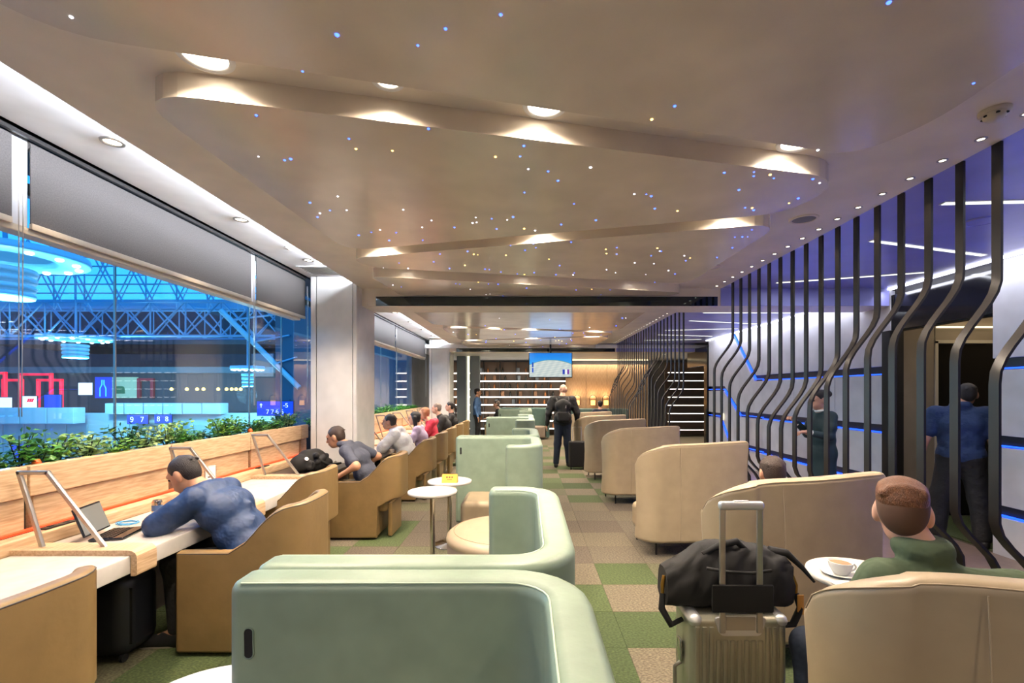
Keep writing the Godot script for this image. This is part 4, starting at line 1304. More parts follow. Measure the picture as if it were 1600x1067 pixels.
func desk_things() -> void:
	var lp := thing("laptop", "open dark tablet laptop on the counter before the man in blue", "laptop", V(-2.56, 0.752, 2.98), deg_to_rad(104))
	part("keyboard_deck", Buf.new().rbox(Vector3(0, 0.008, 0), Vector3(0.26, 0.014, 0.18), 0.004), M.dark_screen, lp)
	var kb := Buf.new()
	for r in 4:
		for k in 11:
			kb.box(Vector3(-0.105 + k * 0.021, 0.0165, -0.06 + r * 0.026), Vector3(0.017, 0.003, 0.02))
	part("keys", kb, M.black_metal, lp)
	var lid := part("lid", Buf.new().rbox(Vector3(0, 0.11, -0.14), Vector3(0.26, 0.18, 0.01), 0.004, 1, Basis(Vector3.RIGHT, -0.35)), M.dark_screen, lp)
	part("screen", Buf.new().box(Vector3(0, 0.112, -0.133), Vector3(0.24, 0.16, 0.002), Basis(Vector3.RIGHT, -0.35)), mat("screen_grey", col(110, 112, 110), 0.2), lid)
	var cn := thing("drink_can", "silver and blue drink can on the counter by the laptop", "can", V(-2.68, 0.75, 3.45))
	part("can_body", Buf.new().lathe(Vector3.ZERO, [[0.001, 0.004], [0.026, 0.002], [0.033, 0.012], [0.033, 0.10], [0.027, 0.113], [0.027, 0.116], [0.001, 0.112]], 28), M.chrome, cn)
	part("print_band", Buf.new().lathe(Vector3.ZERO, [[0.0332, 0.04], [0.0334, 0.041], [0.0334, 0.079], [0.0332, 0.08]], 28), M.can_blue, cn)
	var loop := []
	for k in 60:
		var a := k * 0.42
		loop.append(Vector3(cos(a) * (0.06 + 0.012 * sin(k * 0.9)), 0.006 + 0.008 * absf(sin(k * 0.37)), sin(a) * (0.045 + 0.01 * cos(k * 0.7))))
	var cb := thing("cable_coil", "coiled light blue cable on the counter behind the laptop", "cable", V(-2.70, 0.752, 3.22))
	part("cable", Buf.new().tube(loop, [0.003], 5), M.cable_blue, cb)
	var fc := thing("card_stand", "small clear stand holding a white card against the wooden wall", "sign", V(-2.86, 0.83, 4.3), deg_to_rad(60))
	part("frame", Buf.new().rbox(Vector3(0, 0.075, 0), Vector3(0.10, 0.15, 0.012), 0.004), M.alu, fc)
	part("card", Buf.new().box(Vector3(0, 0.078, 0.007), Vector3(0.082, 0.125, 0.002)), M.paper, fc)
	part("print", Buf.new().box(Vector3(0, 0.05, 0.0085), Vector3(0.05, 0.012, 0.001)), M.print_dark, fc)
	for z in [2.72, 3.85, 4.98]:
		var so := thing("socket_strip", "flat dark socket strip on the wooden ledge behind the counter", "socket", V(-2.875, 0.832, z + 0.2), 0, "ledge socket strips")
		part("plate", Buf.new().rbox(Vector3.ZERO, Vector3(0.05, 0.012, 0.2), 0.003), M.black_metal, so)
		for k in 2:
			part("outlet", Buf.new().cyl(Vector3(0, 0.005, -0.05 + k * 0.1), Vector3(0, 0.008, -0.05 + k * 0.1), 0.017, 14), M.slot_black, so)
	# black backpack lying on the dark counter end
	var bp := thing("backpack", "slumped black backpack lying on the dark counter end", "backpack", V(-2.5, 0.75, 5.5))
	var pr := [[Vector3(-0.02, 0.10, 0.2), Vector3(0.03, 0.11, -0.1), 0.10, 0.11], [Vector3(0, 0.16, 0.1), Vector3(0.04, 0.16, -0.05), 0.08, 0.075], [Vector3(0.1, 0.06, 0.1), Vector3(0.12, 0.05, -0.22), 0.06, 0.05]]
	for k in 14:
		pr.append([Vector3(rng.randf_range(-0.1, 0.16), rng.randf_range(0.05, 0.2), rng.randf_range(-0.2, 0.25)), Vector3(rng.randf_range(-0.1, 0.16), rng.randf_range(0.04, 0.16), rng.randf_range(-0.25, 0.25)), 0.03, 0.025])
	part("body", Buf.new().nets(pr, 0.011, 80.0), M.black_nylon, bp)
	part("strap", Buf.new().tube([Vector3(0.15, 0.13, 0.12), Vector3(0.22, 0.05, 0.0), Vector3(0.2, 0.03, -0.2), Vector3(0.24, 0.03, -0.3)], [0.016, 0.02, 0.02, 0.012], 6), M.black_strap, bp)
	part("emblem", Buf.new().cyl(Vector3(0.065, 0.15, 0.24), Vector3(0.075, 0.16, 0.25), 0.02, 16), M.alu, bp)
	part("white_trim", Buf.new().rbox(Vector3(0.2, 0.06, -0.22), Vector3(0.01, 0.02, 0.08), 0.003), M.paper, bp)
	# dark bag under the counter
	var ub := thing("dark_case", "dark wheeled case standing under the counter beside the man in blue", "suitcase", V(-2.56, 0, 2.98))
	part("shell", Buf.new().rbox(Vector3(0, 0.29, 0), Vector3(0.34, 0.5, 0.3), 0.09, 4), mat("case_navy", col(22, 24, 30), 0.5), ub)
	part("zip", Buf.new().rbox(Vector3(0, 0.29, 0.1), Vector3(0.345, 0.34, 0.006), 0.002), M.black_strap, ub)
	for x in [-0.1, 0.1]:
		part("wheel", Buf.new().cyl(Vector3(x, 0.032, 0.09), Vector3(x + 0.02, 0.032, 0.09), 0.026, 12), M.black_strap, ub)


func planters() -> void:
	# five leafy variants, then one plant each
	var kinds := []
	for q in 5:
		var fol := Buf.new()
		var st := Buf.new()
		var h := rng.randf_range(0.16, 0.30)
		for s in 5:
			var a0 := rng.randf() * TAU
			var lean := Vector3(cos(a0) * 0.05, h * rng.randf_range(0.7, 1.1), sin(a0) * 0.11)
			st.tube([Vector3.ZERO, lean * 0.5 + Vector3(0, 0.02, 0), lean], [0.004, 0.003, 0.002], 5)
			for l in 26:
				var t := rng.randf_range(0.25, 1.05)
				var c := lean * t + Vector3(rng.randf_range(-0.05, 0.05), rng.randf_range(-0.03, 0.03), rng.randf_range(-0.07, 0.07))
				var dir := Vector3(rng.randf_range(-1, 1), rng.randf_range(-0.3, 0.9), rng.randf_range(-1, 1)).normalized()
				var side := dir.cross(Vector3(rng.randf_range(-0.5, 0.5), 1, rng.randf_range(-0.5, 0.5))).normalized()
				var up := side.cross(dir).normalized()
				var ln := rng.randf_range(0.03, 0.055)
				var w := ln * rng.randf_range(0.28, 0.42)
				var nv := PackedVector3Array([c, c + dir * ln * 0.45 + side * w + up * 0.004, c + dir * ln, c + dir * ln * 0.45 - side * w + up * 0.004, c + dir * ln * 0.5 - up * 0.003])
				fol.add(nv, PackedInt32Array([0, 1, 4, 1, 2, 4, 2, 3, 4, 3, 0, 4]))
		kinds.append([fol.mesh(), st.mesh()])
	var n := 0
	for b in [[1.1, 6.35, 0.105], [6.85, 13.3, 0.24]]:
		var z: float = b[0]
		while z < b[1]:
			var q: int = rng.randi() % 5
			var near: bool = b[0] < 2
			var leaf: String = ["leaf_a", "leaf_b", "leaf_c", "leaf_a", "leaf_d"][rng.randi() % 5] if near else ["leaf_e", "leaf_a"][rng.randi() % 2]
			var lab: String = {"leaf_a": "mid green", "leaf_b": "yellow-green", "leaf_c": "dark green", "leaf_d": "pale grey-green", "leaf_e": "bright green"}[leaf] + (" leafy plant in the window planter above the near counter" if near else " leafy plant in the window planter beyond the white column")
			var p := thing("leafy_plant", lab, "plant", V(-3.10 + rng.randf_range(-0.06, 0.06), 1.15, z), rng.randf() * 0.8 - 0.4, leaf.replace("leaf_", "planter plants ") + (" near" if near else " far"))
			p.scale = Vector3(1.0, rng.randf_range(0.55, 1.02) * (1.0 if near else 0.85), 1.15)
			inst("foliage", kinds[q][0], M[leaf], p)
			inst("stem", kinds[q][1], M.soil, p)
			z += b[2]
			n += 1
	for f in [[2.93, 1.21], [5.2, 1.22]]:
		var fr := thing("orange_fruit", "orange fruit hanging in the planter foliage", "fruit", V(-3.02, f[1], f[0]), 0, "planter fruits")
		part("fruit_skin", Buf.new().ball(Vector3.ZERO, Vector3(0.024, 0.028, 0.024), 14), M.fruit, fr)
		part("stalk", Buf.new().cyl(Vector3(0, 0.026, 0), Vector3(0, 0.045, 0), 0.003, 5), M.soil, fr)


func steel(b: Buf, a: Vector3, c: Vector3, r: float) -> void:
	b.tube([a, c], [r], 6)

func terminal_hall() -> void:
	mat("hall_steel_tinted", col(120, 170, 200), 0.5, 0.2)  # hall colours here carry the teal tint of the window glass
	mat("hall_white_tinted", col(170, 208, 214), 0.6)
	mat("hall_dark", col(30, 52, 66), 0.7)
	mat("hall_mid", col(60, 96, 110), 0.7)
	glow("neon_red", col(235, 24, 60), 0.9)
	glow("hall_lamp", col(235, 250, 255), 4.0)
	glow("hall_amber_lamp", col(255, 220, 120), 2.5)
	glow("sign_blue", col(16, 60, 210), 0.7)
	glow("sign_white", col(225, 240, 255), 1.0)
	glow("sign_cyan", col(60, 190, 240), 0.9)
	glow("chandelier_glow", col(100, 190, 225), 0.25)
	# closing surfaces of the hall
	struct("wall_hall_far", Buf.new().box(V(-26, 1.0, 46), Vector3(64, 19, 0.4)), M.hall_dark)
	struct("wall_hall_backing", Buf.new().box(V(-8.0, 3.0, 24.2), Vector3(9.4, 16, 0.3)), mat("hall_backing_tinted", col(48, 82, 104), 0.6))  # wall added as dark backing for the reflections in the panes
	struct("floor_hall", Buf.new().box(V(-30, -6.1, 22), Vector3(54, 0.2, 50)), M.hall_mid)
	struct("wall_hall_side", Buf.new().box(V(-57, 2, 22), Vector3(0.3, 17, 50)), M.hall_dark)
	struct("wall_lounge_outer", Buf.new().box(V(-3.42, -3.0, 8.0), Vector3(0.1, 6.0, 21)).box(V(-3.42, 3.9, 8.0), Vector3(0.1, 1.3, 21)), M.hall_mid)
	# balcony front in two steps with panel joints
	var bal := struct("wall_balcony", Buf.new().box(V(-25.5, -1.9, 30.4), Vector3(26, 4.4, 0.3)), M.hall_white_tinted)
	for q in [[-140, 115, 637, 662, 28.6], [163, 345, 630, 647, 29.6]]:
		for k in 6:
			var u0: float = lerpf(q[0], q[1], k / 6.0)
			var u1: float = lerpf(q[0], q[1], (k + 1) / 6.0)
			var a := px(u0, q[2], q[4])
			var b := px(u1, q[3], q[4])
			part("balcony_panel", Buf.new().rbox((a + b) * 0.5 + Vector3(0, 0, -0.4), Vector3(b.x - a.x - 0.05, a.y - b.y, 0.8), 0.02), M.hall_white_tinted, bal)
	for k in 14:
		for r in 2:
			var a := px(-60 + k * 33, 663 + r * 22, 30.2)
			part("balcony_panel", Buf.new().rbox(a + Vector3(0.65, -0.43, 0), Vector3(1.27, 0.86, 0.08), 0.01), M.hall_white_tinted, bal)
	# shop units behind the balcony
	var sh := struct("wall_shops", Buf.new().box(V(-24, 1.6, 32.2), Vector3(26, 2.6, 0.3)), M.hall_dark)
	struct("trim_shop_fascia", Buf.new().box(V(-24, 3.1, 31.9), Vector3(26, 0.4, 0.6)), M.hall_mid)
	var lowroof := struct("ceiling_hall_low", Buf.new().box(V(-24, 5.2, 38.5), Vector3(30, 0.3, 9)), M.hall_dark)
	# red neon portals
	for q in [[-28, 8, 581, 636.6, 29.0], [32, 80, 583, 636.6, 29.0], [60, 96, 592, 636.4, 29.2], [6, 34, 592, 636.4, 29.2]]:
		var a := px(q[0], q[2], q[4])
		var b := px(q[1], q[3], q[4])
		var f := thing("neon_portal", "glowing red square arch on the hall balcony", "sign", Vector3((a.x + b.x) * 0.5, b.y, a.z), 0, "red neon arches")
		var w: float = b.x - a.x
		var h: float = a.y - b.y
		part("neon_post", Buf.new().rbox(Vector3(-w / 2, h / 2, 0), Vector3(0.15, h, 0.2), 0.03), M.neon_red, f)
		part("neon_post", Buf.new().rbox(Vector3(w / 2, h / 2, 0), Vector3(0.15, h, 0.2), 0.03), M.neon_red, f)
		part("neon_lintel", Buf.new().rbox(Vector3(0, h - 0.075, 0), Vector3(w + 0.15, 0.15, 0.2), 0.03), M.neon_red, f)
	# lit signs
	var s1 := sign_board([-8, 18, 621, 636.5, 28.75], M.sign_white, "white lit sign between the red arches, left one", "sign")
	var s2 := sign_board([34, 57, 619, 636.5, 28.75], M.sign_white, "white lit sign with three slanting red strokes", "sign")
	for k in 3:
		part("mark", Buf.new().prism(PackedVector2Array([Vector2(0, 0), Vector2(0.10, 0), Vector2(0.2, 0.22), Vector2(0.1, 0.22)]), Vector3(-0.1 + k * 0.13, -0.02, 0.04), Vector3.RIGHT, Vector3.UP, Vector3(0, 0, 0.02)), M.neon_red, s2)
	sign_board([70, 95, 617, 636.5, 28.75], M.sign_blue, "round-marked blue lit sign beside the red arches", "sign")
	sign_board([123, 144, 598, 617, 32.0], M.sign_white, "pale notice board above the hall balcony", "sign")
	var ad := sign_board([149, 175, 589, 622, 32.0], M.sign_blue, "tall blue lit poster showing a white bottle outline", "poster")
	part("bottle_outline", Buf.new().tube([Vector3(-0.2, -0.6, 0.06), Vector3(-0.2, -0.05, 0.06), Vector3(-0.07, 0.2, 0.06), Vector3(-0.07, 0.5, 0.06), Vector3(0.07, 0.5, 0.06), Vector3(0.07, 0.2, 0.06), Vector3(0.2, -0.05, 0.06), Vector3(0.2, -0.6, 0.06)], [0.035], 6), M.sign_cyan, ad)
	var cr := sign_board([176, 216, 589, 622, 32.0], mat("hall_cream", col(190, 200, 160), 0.7), "cream shop wall with a green dome mark", "poster")
	part("dome_mark", Buf.new().prism(rounded([Vector2(-0.36, 0), Vector2(0.36, 0), Vector2(0.34, 0.5), Vector2(-0.34, 0.5)], [0.03, 0.03, 0.3, 0.3]), Vector3(-0.35, -0.4, 0.04), Vector3.RIGHT, Vector3.UP, Vector3(0, 0, 0.02)), mat("hall_green", col(30, 110, 70), 0.7), cr)
	var ra := thing("red_archway", "dull red archway of a hall shop", "archway", px(228, 622, 31.945))
	part("arch", Buf.new().rbox(Vector3(-0.45, 0.6, 0), Vector3(0.2, 1.2, 0.2), 0.02).rbox(Vector3(0.45, 0.6, 0), Vector3(0.2, 1.2, 0.2), 0.02).rbox(Vector3(0, 1.25, 0), Vector3(1.1, 0.18, 0.2), 0.02), mat("dull_red", col(150, 30, 50), 0.6), ra)
	# numbered gate signs hanging below the balcony
	number_sign([199, 231, 648.5, 662, 29.4], ["9", "7"], "blue hanging counter sign reading 9 and 7")
	number_sign([242, 268, 648, 661, 29.4], ["8", "8"], "blue hanging counter sign reading 8 8")
	number_sign([402, 458, 627, 649, 23.98], ["1-5", "7 7 6 6"], "blue direction sign reading 1-5 near the window's far end")
	number_sign([18, 62, 694, 716, 27.0], ["7"], "blue sign low behind the near planter")
	# amber lamps of a far bar
	for u in [268, 292, 308, 318, 341, 354, 362, 369, 376]:
		var l := thing("bar_lamp", "small amber lamp in the far bar of the hall", "lamp", px(u, 608, 31.8), 0, "amber bar lamps")
		part("bulb", Buf.new().ball(Vector3.ZERO, Vector3(0.11, 0.11, 0.11), 10), M.hall_amber_lamp, l)
		part("cord", Buf.new().cyl(Vector3(0, 0.1, 0), Vector3(0, 1.2, 0), 0.012, 5), M.hall_dark, l)
	# roof trusses
	for t in [[27.0, 470, 525, -40, 700, 55, "hall_steel_tinted"], [36.0, 482, 530, -40, 620, 40, "hall_steel_tinted"]]:
		var d: float = t[0]
		var tr := thing("roof_truss", "steel lattice girder spanning the hall, glass tint in its colour" if d < 30 else "farther steel lattice girder under the hall roof, glass tint in its colour", "truss", px((t[3] + t[4]) * 0.5, t[2], d))
		var o := tr.position
		var b := Buf.new()
		steel(b, px(t[3], t[1], d) - o, px(t[4], t[1], d) - o, 0.09)
		part("top_chord", b, M[t[6]], tr)
		b = Buf.new()
		steel(b, px(t[3], t[2], d) - o, px(t[4], t[2], d) - o, 0.09)
		part("bottom_chord", b, M[t[6]], tr)
		var u: float = t[3]
		while u < t[4]:
			var x := Buf.new()
			steel(x, px(u, t[1], d) - o, px(u + t[5], t[2], d) - o, 0.05)
			steel(x, px(u, t[2], d) - o, px(u + t[5], t[1], d) - o, 0.05)
			steel(x, px(u, t[1], d) - o, px(u, t[2], d) - o, 0.045)
			part("lattice", x, M[t[6]], tr)
			u += t[5]
	# dark beam and the lattice in front of the skylight
	struct("trim_hall_beam", Buf.new().box(px(200, 478, 40), Vector3(34, 0.8, 0.5)), M.hall_steel_tinted)
	for t in [[25.7, 0.0], [30.0, 14.0]]:
		var d: float = t[0]
		var sk := thing("skylight_lattice", "fine steel lattice under the bright skylight" if d < 26 else "second, farther steel lattice under the bright skylight", "truss", px(200, 472, d))
		var o := sk.position
		for k in 4:
			var b := Buf.new()
			steel(b, px(-60, 472 - k * 28 + t[1], d) - o, px(430, 472 - k * 28 + t[1], d) - o, 0.045)
			part("purlin", b, M.hall_steel_tinted, sk)
		for k in 10:
			var u := -60.0 + k * 48
			var b := Buf.new()
			steel(b, px(u, 472 + t[1], d) - o, px(u + 55, 360 + t[1], d) - o, 0.035)
			steel(b, px(u + 60, 472 + t[1], d) - o, px(u, 360 + t[1], d) - o, 0.045)
			steel(b, px(u, 472 + t[1], d) - o, px(u, 360 + t[1], d) - o, 0.04)
			part("lattice", b, M.hall_steel_tinted, sk)
	var br := thing("steel_brace", "thick pale slanting steel brace in the hall", "brace", px(408, 548, 23.88))
	var bb := Buf.new()
	bb.tube([px(345, 485, 23.88) - br.position, px(468, 606, 23.88) - br.position], [0.13], 12)
	part("tube", bb, M.hall_white_tinted, br)
	bb = Buf.new()
	for k in 3:
		steel(bb, px(360 + k * 35, 500 + k * 34, 23.88) - br.position, px(440 + k * 12, 490 + k * 34, 23.88) - br.position, 0.05)
	part("strut", bb, M.hall_steel_tinted, br)
	# ring chandeliers
	for c in [[8, 402, 12.0, 1.6, "large pale blue ring chandelier nearest the window"], [118, 530, 25.7, 1.55, "middle pale blue ring chandelier over the hall"], [387, 576, 27.0, 0.86, "farthest small ring chandelier over the hall"]]:
		var d: float = c[2]
		var r: float = c[3]
		var o := px(c[0], c[1], d)
		var ch := thing("ring_chandelier", c[4], "chandelier", o)
		part("ring", Buf.new().lathe(Vector3.ZERO, [[r * 0.55, 0.06], [r * 0.62, -0.04], [r, -0.05], [r * 1.02, 0.0], [r, 0.14], [r * 0.7, 0.16], [r * 0.55, 0.06]], 36), M.chandelier_glow, ch)
		for k in 4:
			part("drum_ring", Buf.new().lathe(Vector3(0, -0.36 - k * 0.2, 0), [[0.001, 0.075], [r * 0.36 - k * 0.012, 0.075], [r * 0.38 - k * 0.012, 0.0], [r * 0.36 - k * 0.012, -0.075], [0.001, -0.075]], 28), M.chandelier_glow, ch)
		for k in 14:
			var a := TAU * k / 14
			part("lamp", Buf.new().ball(Vector3(cos(a) * r * 0.86, -0.07, sin(a) * r * 0.86), Vector3(0.09, 0.05, 0.09), 10), M.hall_lamp, ch)
		part("stem", Buf.new().cyl(Vector3(0, 0.1, 0), Vector3(0, 3.6, 0), 0.05, 8), M.hall_steel_tinted, ch)
		var l := OmniLight3D.new()
		l.name = numbered("chandelier_light")
		add_child(l)
		l.position = o + Vector3(0, -1.5, 0)
		l.light_energy = 45.0
		l.light_color = col(150, 215, 240)
		l.light_size = 0.5
		l.omni_range = 60.0
		l.omni_attenuation = 2.0
		l.shadow_enabled = true


func sign_board(q: Array, m: Material, label: String, cat: String) -> Node3D:
	var a := px(q[0], q[2], q[4])
	var b := px(q[1], q[3], q[4])
	var s := thing("lit_sign", label, cat, (a + b) * 0.5)
	part("sign_face", Buf.new().rbox(Vector3.ZERO, Vector3(b.x - a.x, a.y - b.y, 0.08), 0.01), m, s)
	part("sign_frame", Buf.new().box(Vector3(0, 0, -0.05), Vector3(b.x - a.x + 0.06, a.y - b.y + 0.06, 0.06)), M.hall_dark, s)
	return s

func number_sign(q: Array, texts: Array, label: String) -> void:
	var s := sign_board(q, M.sign_blue, label, "sign")
	var w: float = (q[1] - q[0]) / FOCAL * q[4]
	var h: float = (q[3] - q[2]) / FOCAL * q[4]
	for k in texts.size():
		var t := TextMesh.new()
		t.text = texts[k]
		var f := SystemFont.new()
		f.font_names = PackedStringArray(["Droid Sans"])
		t.font = f
		t.font_size = 64
		var rows: bool = texts[k].length() > 1
		t.pixel_size = h * (0.42 if rows else 0.8) / 64.0
		t.depth = 0.01
		inst("digit", t, M.sign_white, s, Vector3((0.26 - 0.26 * k) * w, (0.22 - 0.46 * k) * h, 0.05) if rows else Vector3(0.0 if texts.size() == 1 else (-0.25 + 0.5 * k) * w, 0, 0.05))
		if rows and k == 0:
			part("arrow", Buf.new().prism(PackedVector2Array([Vector2(-0.02, -0.1), Vector2(0.02, -0.1), Vector2(0.02, 0.02), Vector2(0.08, 0.02), Vector2(0, 0.12), Vector2(-0.08, 0.02), Vector2(-0.02, 0.02)]), Vector3(-0.38 * w, 0.2 * h, 0.045), Vector3.RIGHT, Vector3.UP, Vector3(0, 0, 0.01)), M.sign_white, s)
	for x in [-0.4, 0.4]:
		part("hanger", Buf.new().cyl(Vector3(x * w, h * 0.5, -0.04), Vector3(x * w, (h * 0.5 + (0.1 if q[4] > 28 or q[4] < 25 else 4.2)) if q[2] < 680 else -6.0 - s.position.y, -0.04), 0.02, 6), M.hall_dark, s)


const SIT := {"pelvis": Vector3(0, 0.56, 0.02), "chest": Vector3(0, 0.90, -0.03), "neck": Vector3(0, 1.10, -0.06), "head": Vector3(0, 1.245, -0.10),
	"shL": Vector3(-0.175, 1.04, -0.05), "shR": Vector3(0.175, 1.04, -0.05), "elL": Vector3(-0.25, 0.80, -0.16), "elR": Vector3(0.25, 0.80, -0.16), "wrL": Vector3(-0.14, 0.79, -0.40), "wrR": Vector3(0.14, 0.79, -0.40),
	"knL": Vector3(-0.13, 0.53, -0.42), "knR": Vector3(0.13, 0.53, -0.42), "anL": Vector3(-0.13, 0.10, -0.40), "anR": Vector3(0.13, 0.10, -0.40), "toL": Vector3(-0.14, 0.045, -0.56), "toR": Vector3(0.14, 0.045, -0.56)}
const STAND := {"pelvis": Vector3(0, 0.95, 0), "chest": Vector3(0, 1.29, 0), "neck": Vector3(0, 1.485, 0.0), "head": Vector3(0, 1.625, -0.02),
	"shL": Vector3(-0.185, 1.42, 0), "shR": Vector3(0.185, 1.42, 0), "elL": Vector3(-0.25, 1.14, 0.03), "elR": Vector3(0.25, 1.14, 0.03), "wrL": Vector3(-0.27, 0.88, -0.05), "wrR": Vector3(0.27, 0.88, -0.05),
	"knL": Vector3(-0.11, 0.51, -0.02), "knR": Vector3(0.11, 0.51, -0.02), "anL": Vector3(-0.115, 0.09, 0.03), "anR": Vector3(0.115, 0.09, 0.03), "toL": Vector3(-0.13, 0.045, -0.14), "toR": Vector3(0.13, 0.045, -0.14)}

func hand_prims(w: Vector3, el: Vector3, side: float, curl: float, palm: Vector3) -> Array:
	var d := (w - el).normalized()
	var n := (palm - d * palm.dot(d)).normalized()
	var x := d.cross(n).normalized() * side
	var out := []
	out.append([w, w + d * 0.03, 0.026, 0.03])
	out.append([w + d * 0.055, Vector3(0.04, 0.048, 0.017), Basis(x, d, n)])
	var ln := [0.062, 0.074, 0.07, 0.055]
	for k in 4:
		var b: Vector3 = w + d * (0.092 - 0.004 * absf(k - 1.0)) + x * (0.029 - 0.0195 * k)
		var d1 := (d * cos(curl * 0.6) + n * sin(curl * 0.6)).normalized()
		var d2 := (d * cos(curl * 1.5) + n * sin(curl * 1.5)).normalized()
		var m: Vector3 = b + d1 * ln[k] * 0.55
		out.append([b - d * 0.02, m, 0.0095, 0.0088])
		out.append([m, m + d2 * ln[k] * 0.5, 0.0088, 0.0072])
	var tb := w + d * 0.035 + x * 0.034
	var tm := tb + (d * 0.7 + x * 0.6 + n * 0.35).normalized() * 0.038
	out.append([tb - x * 0.012, tm, 0.0125, 0.0105])
	out.append([tm, tm + (d * 0.9 + x * 0.15 + n * 0.4).normalized() * 0.03, 0.0105, 0.008])
	return out

func person(label: String, at: Vector3, turn: float, base: Dictionary, over: Dictionary, s: Dictionary) -> Node3D:
	var J := base.duplicate()
	J.merge(over, true)
	var o := thing("person", label, "person", at, turn)
	var cell: float = s.get("cell", 0.016)
	var fine: float = s.get("fine", 0.006)
	var puff: float = s.get("puff", 0.0)
	var slim: float = s.get("slim", 1.0)
	var pel: Vector3 = J.pelvis
	var che: Vector3 = J.chest
	var nek: Vector3 = J.neck
	var hd: Vector3 = J.head
	var mid := pel.lerp(che, 0.5)
	var rx := Vector3(0.07 * slim, 0, 0)
	var K := 55.0
	# ---- body
	var bp := [[pel - rx, pel + rx, 0.10, 0.10], [mid - rx * 0.8, mid + rx * 0.8, 0.085, 0.085], [che - rx, che + rx, 0.095, 0.095], [pel, che, 0.09, 0.09], [J.shL, J.shR, 0.05, 0.05], [che, nek, 0.07, 0.05], [nek, nek.lerp(hd, 0.7), 0.052, 0.05]]
	var hips := {"L": pel + Vector3(-0.085, -0.02, 0), "R": pel + Vector3(0.085, -0.02, 0)}
	for q in ["L", "R"]:
		bp.append([J["sh" + q], J["el" + q], 0.045, 0.037])
		bp.append([J["el" + q], J["wr" + q], 0.036, 0.026])
		bp.append([hips[q], J["kn" + q], 0.068, 0.046])
		bp.append([J["kn" + q], J["an" + q], 0.046, 0.034])
		bp.append([J["an" + q], J["to" + q], 0.026, 0.02])
	var body := Buf.new().nets(bp, maxf(cell, 0.014), K)
	for q in ["L", "R"]:
		body.nets(hand_prims(J["wr" + q], J["el" + q], 1.0 if q == "R" else -1.0, s.get("curl", 0.6), s.get("palm" + q, Vector3(0, -1, 0))), maxf(fine * 0.75, 0.0035), 260.0)
	var hb: Basis = Basis.from_euler(s.get("look", Vector3.ZERO))
	var H := func(p: Vector3) -> Vector3: return hd + hb * p
	var hp := [[H.call(Vector3(0, 0.025, 0.012)), Vector3(0.077, 0.098, 0.097), hb], [H.call(Vector3(0, -0.045, -0.022)), Vector3(0.058, 0.072, 0.070), hb], [H.call(Vector3(0, -0.085, -0.055)), Vector3(0.026, 0.024, 0.026), hb],
		[H.call(Vector3(0, 0.004, -0.092)), H.call(Vector3(0, -0.028, -0.108)), 0.008, 0.013], [H.call(Vector3(-0.032, 0.03, -0.078)), H.call(Vector3(0.032, 0.03, -0.078)), 0.014, 0.014],
		[H.call(Vector3(-0.018, -0.062, -0.084)), H.call(Vector3(0.018, -0.062, -0.084)), 0.009, 0.009], [H.call(Vector3(0, -0.06, 0.01)), nek + Vector3(0, 0.02, 0), 0.05, 0.052]]
	for e in [-1.0, 1.0]:
		hp.append([H.call(Vector3(e * 0.079, -0.008, 0.012)), Vector3(0.011, 0.031, 0.019), hb * Basis(Vector3.UP, e * 0.35)])
	body.nets(hp, fine, 150.0)
	part("body", body, s.skin, o)
	for e in [-1.0, 1.0]:
		part("eye", Buf.new().ball(H.call(Vector3(e * 0.031, 0.008, -0.083)), Vector3(0.012, 0.008, 0.009), 8), M.eye_dark, o)
	# ---- upper garment
	var shp := [[pel - rx + Vector3(0, 0.02, 0), pel + rx + Vector3(0, 0.02, 0), 0.125 + puff, 0.125 + puff], [mid - rx, mid + rx, 0.11 + puff, 0.11 + puff], [che - rx * 1.1, che + rx * 1.1, 0.12 + puff, 0.12 + puff], [pel, che, 0.10 + puff, 0.10 + puff],
		[J.shL, J.shR, 0.065 + puff * 0.6, 0.065 + puff * 0.6], [che, nek - (nek - che).normalized() * 0.03, 0.10, 0.066 + puff * 0.3]]
	if s.has("drop"):
		shp.append([pel + Vector3(-0.05, -0.02, 0.02), pel + Vector3(-0.05, -s.drop, 0.02), 0.13, 0.13])
		shp.append([pel + Vector3(0.05, -0.02, 0.02), pel + Vector3(0.05, -s.drop, 0.02), 0.13, 0.13])
	var short: bool = s.get("short", false)
	for q in ["L", "R"]:
		var elb: Vector3 = J["el" + q]
		var sh: Vector3 = J["sh" + q]
		if short:
			shp.append([sh, sh.lerp(elb, 0.72), 0.064 + puff, 0.06 + puff])
		else:
			shp.append([sh, elb, 0.062 + puff, 0.050 + puff])
			shp.append([elb, J["wr" + q].lerp(elb, 0.06), 0.050 + puff, 0.037 + puff * 0.6])
	if s.get("hood", false):
		var back := (nek - hd).normalized()
		shp.append([nek + Vector3(-0.07, 0.0, 0.07), nek + Vector3(0.07, 0.0, 0.07), 0.05, 0.05])
		shp.append([nek + Vector3(0, -0.03, 0.10), nek + Vector3(0, -0.08, 0.13), 0.05, 0.03])
		shp.append([nek + Vector3(-0.07, 0.0, 0.07), nek + Vector3(-0.06, -0.01, -0.05), 0.04, 0.03])
		shp.append([nek + Vector3(0.07, 0.0, 0.07), nek + Vector3(0.06, -0.01, -0.05), 0.04, 0.03])
	if s.get("collar", false):
		for k in 8:
			var a := TAU * k / 8
			var a2 := TAU * (k + 1) / 8
			shp.append([nek + Vector3(cos(a) * 0.06, 0.025, sin(a) * 0.065), nek + Vector3(cos(a2) * 0.06, 0.025, sin(a2) * 0.065), 0.024, 0.024])
	# folds of the cloth
	var fr := RandomNumberGenerator.new()
	fr.seed = int(absf(at.z) * 100)
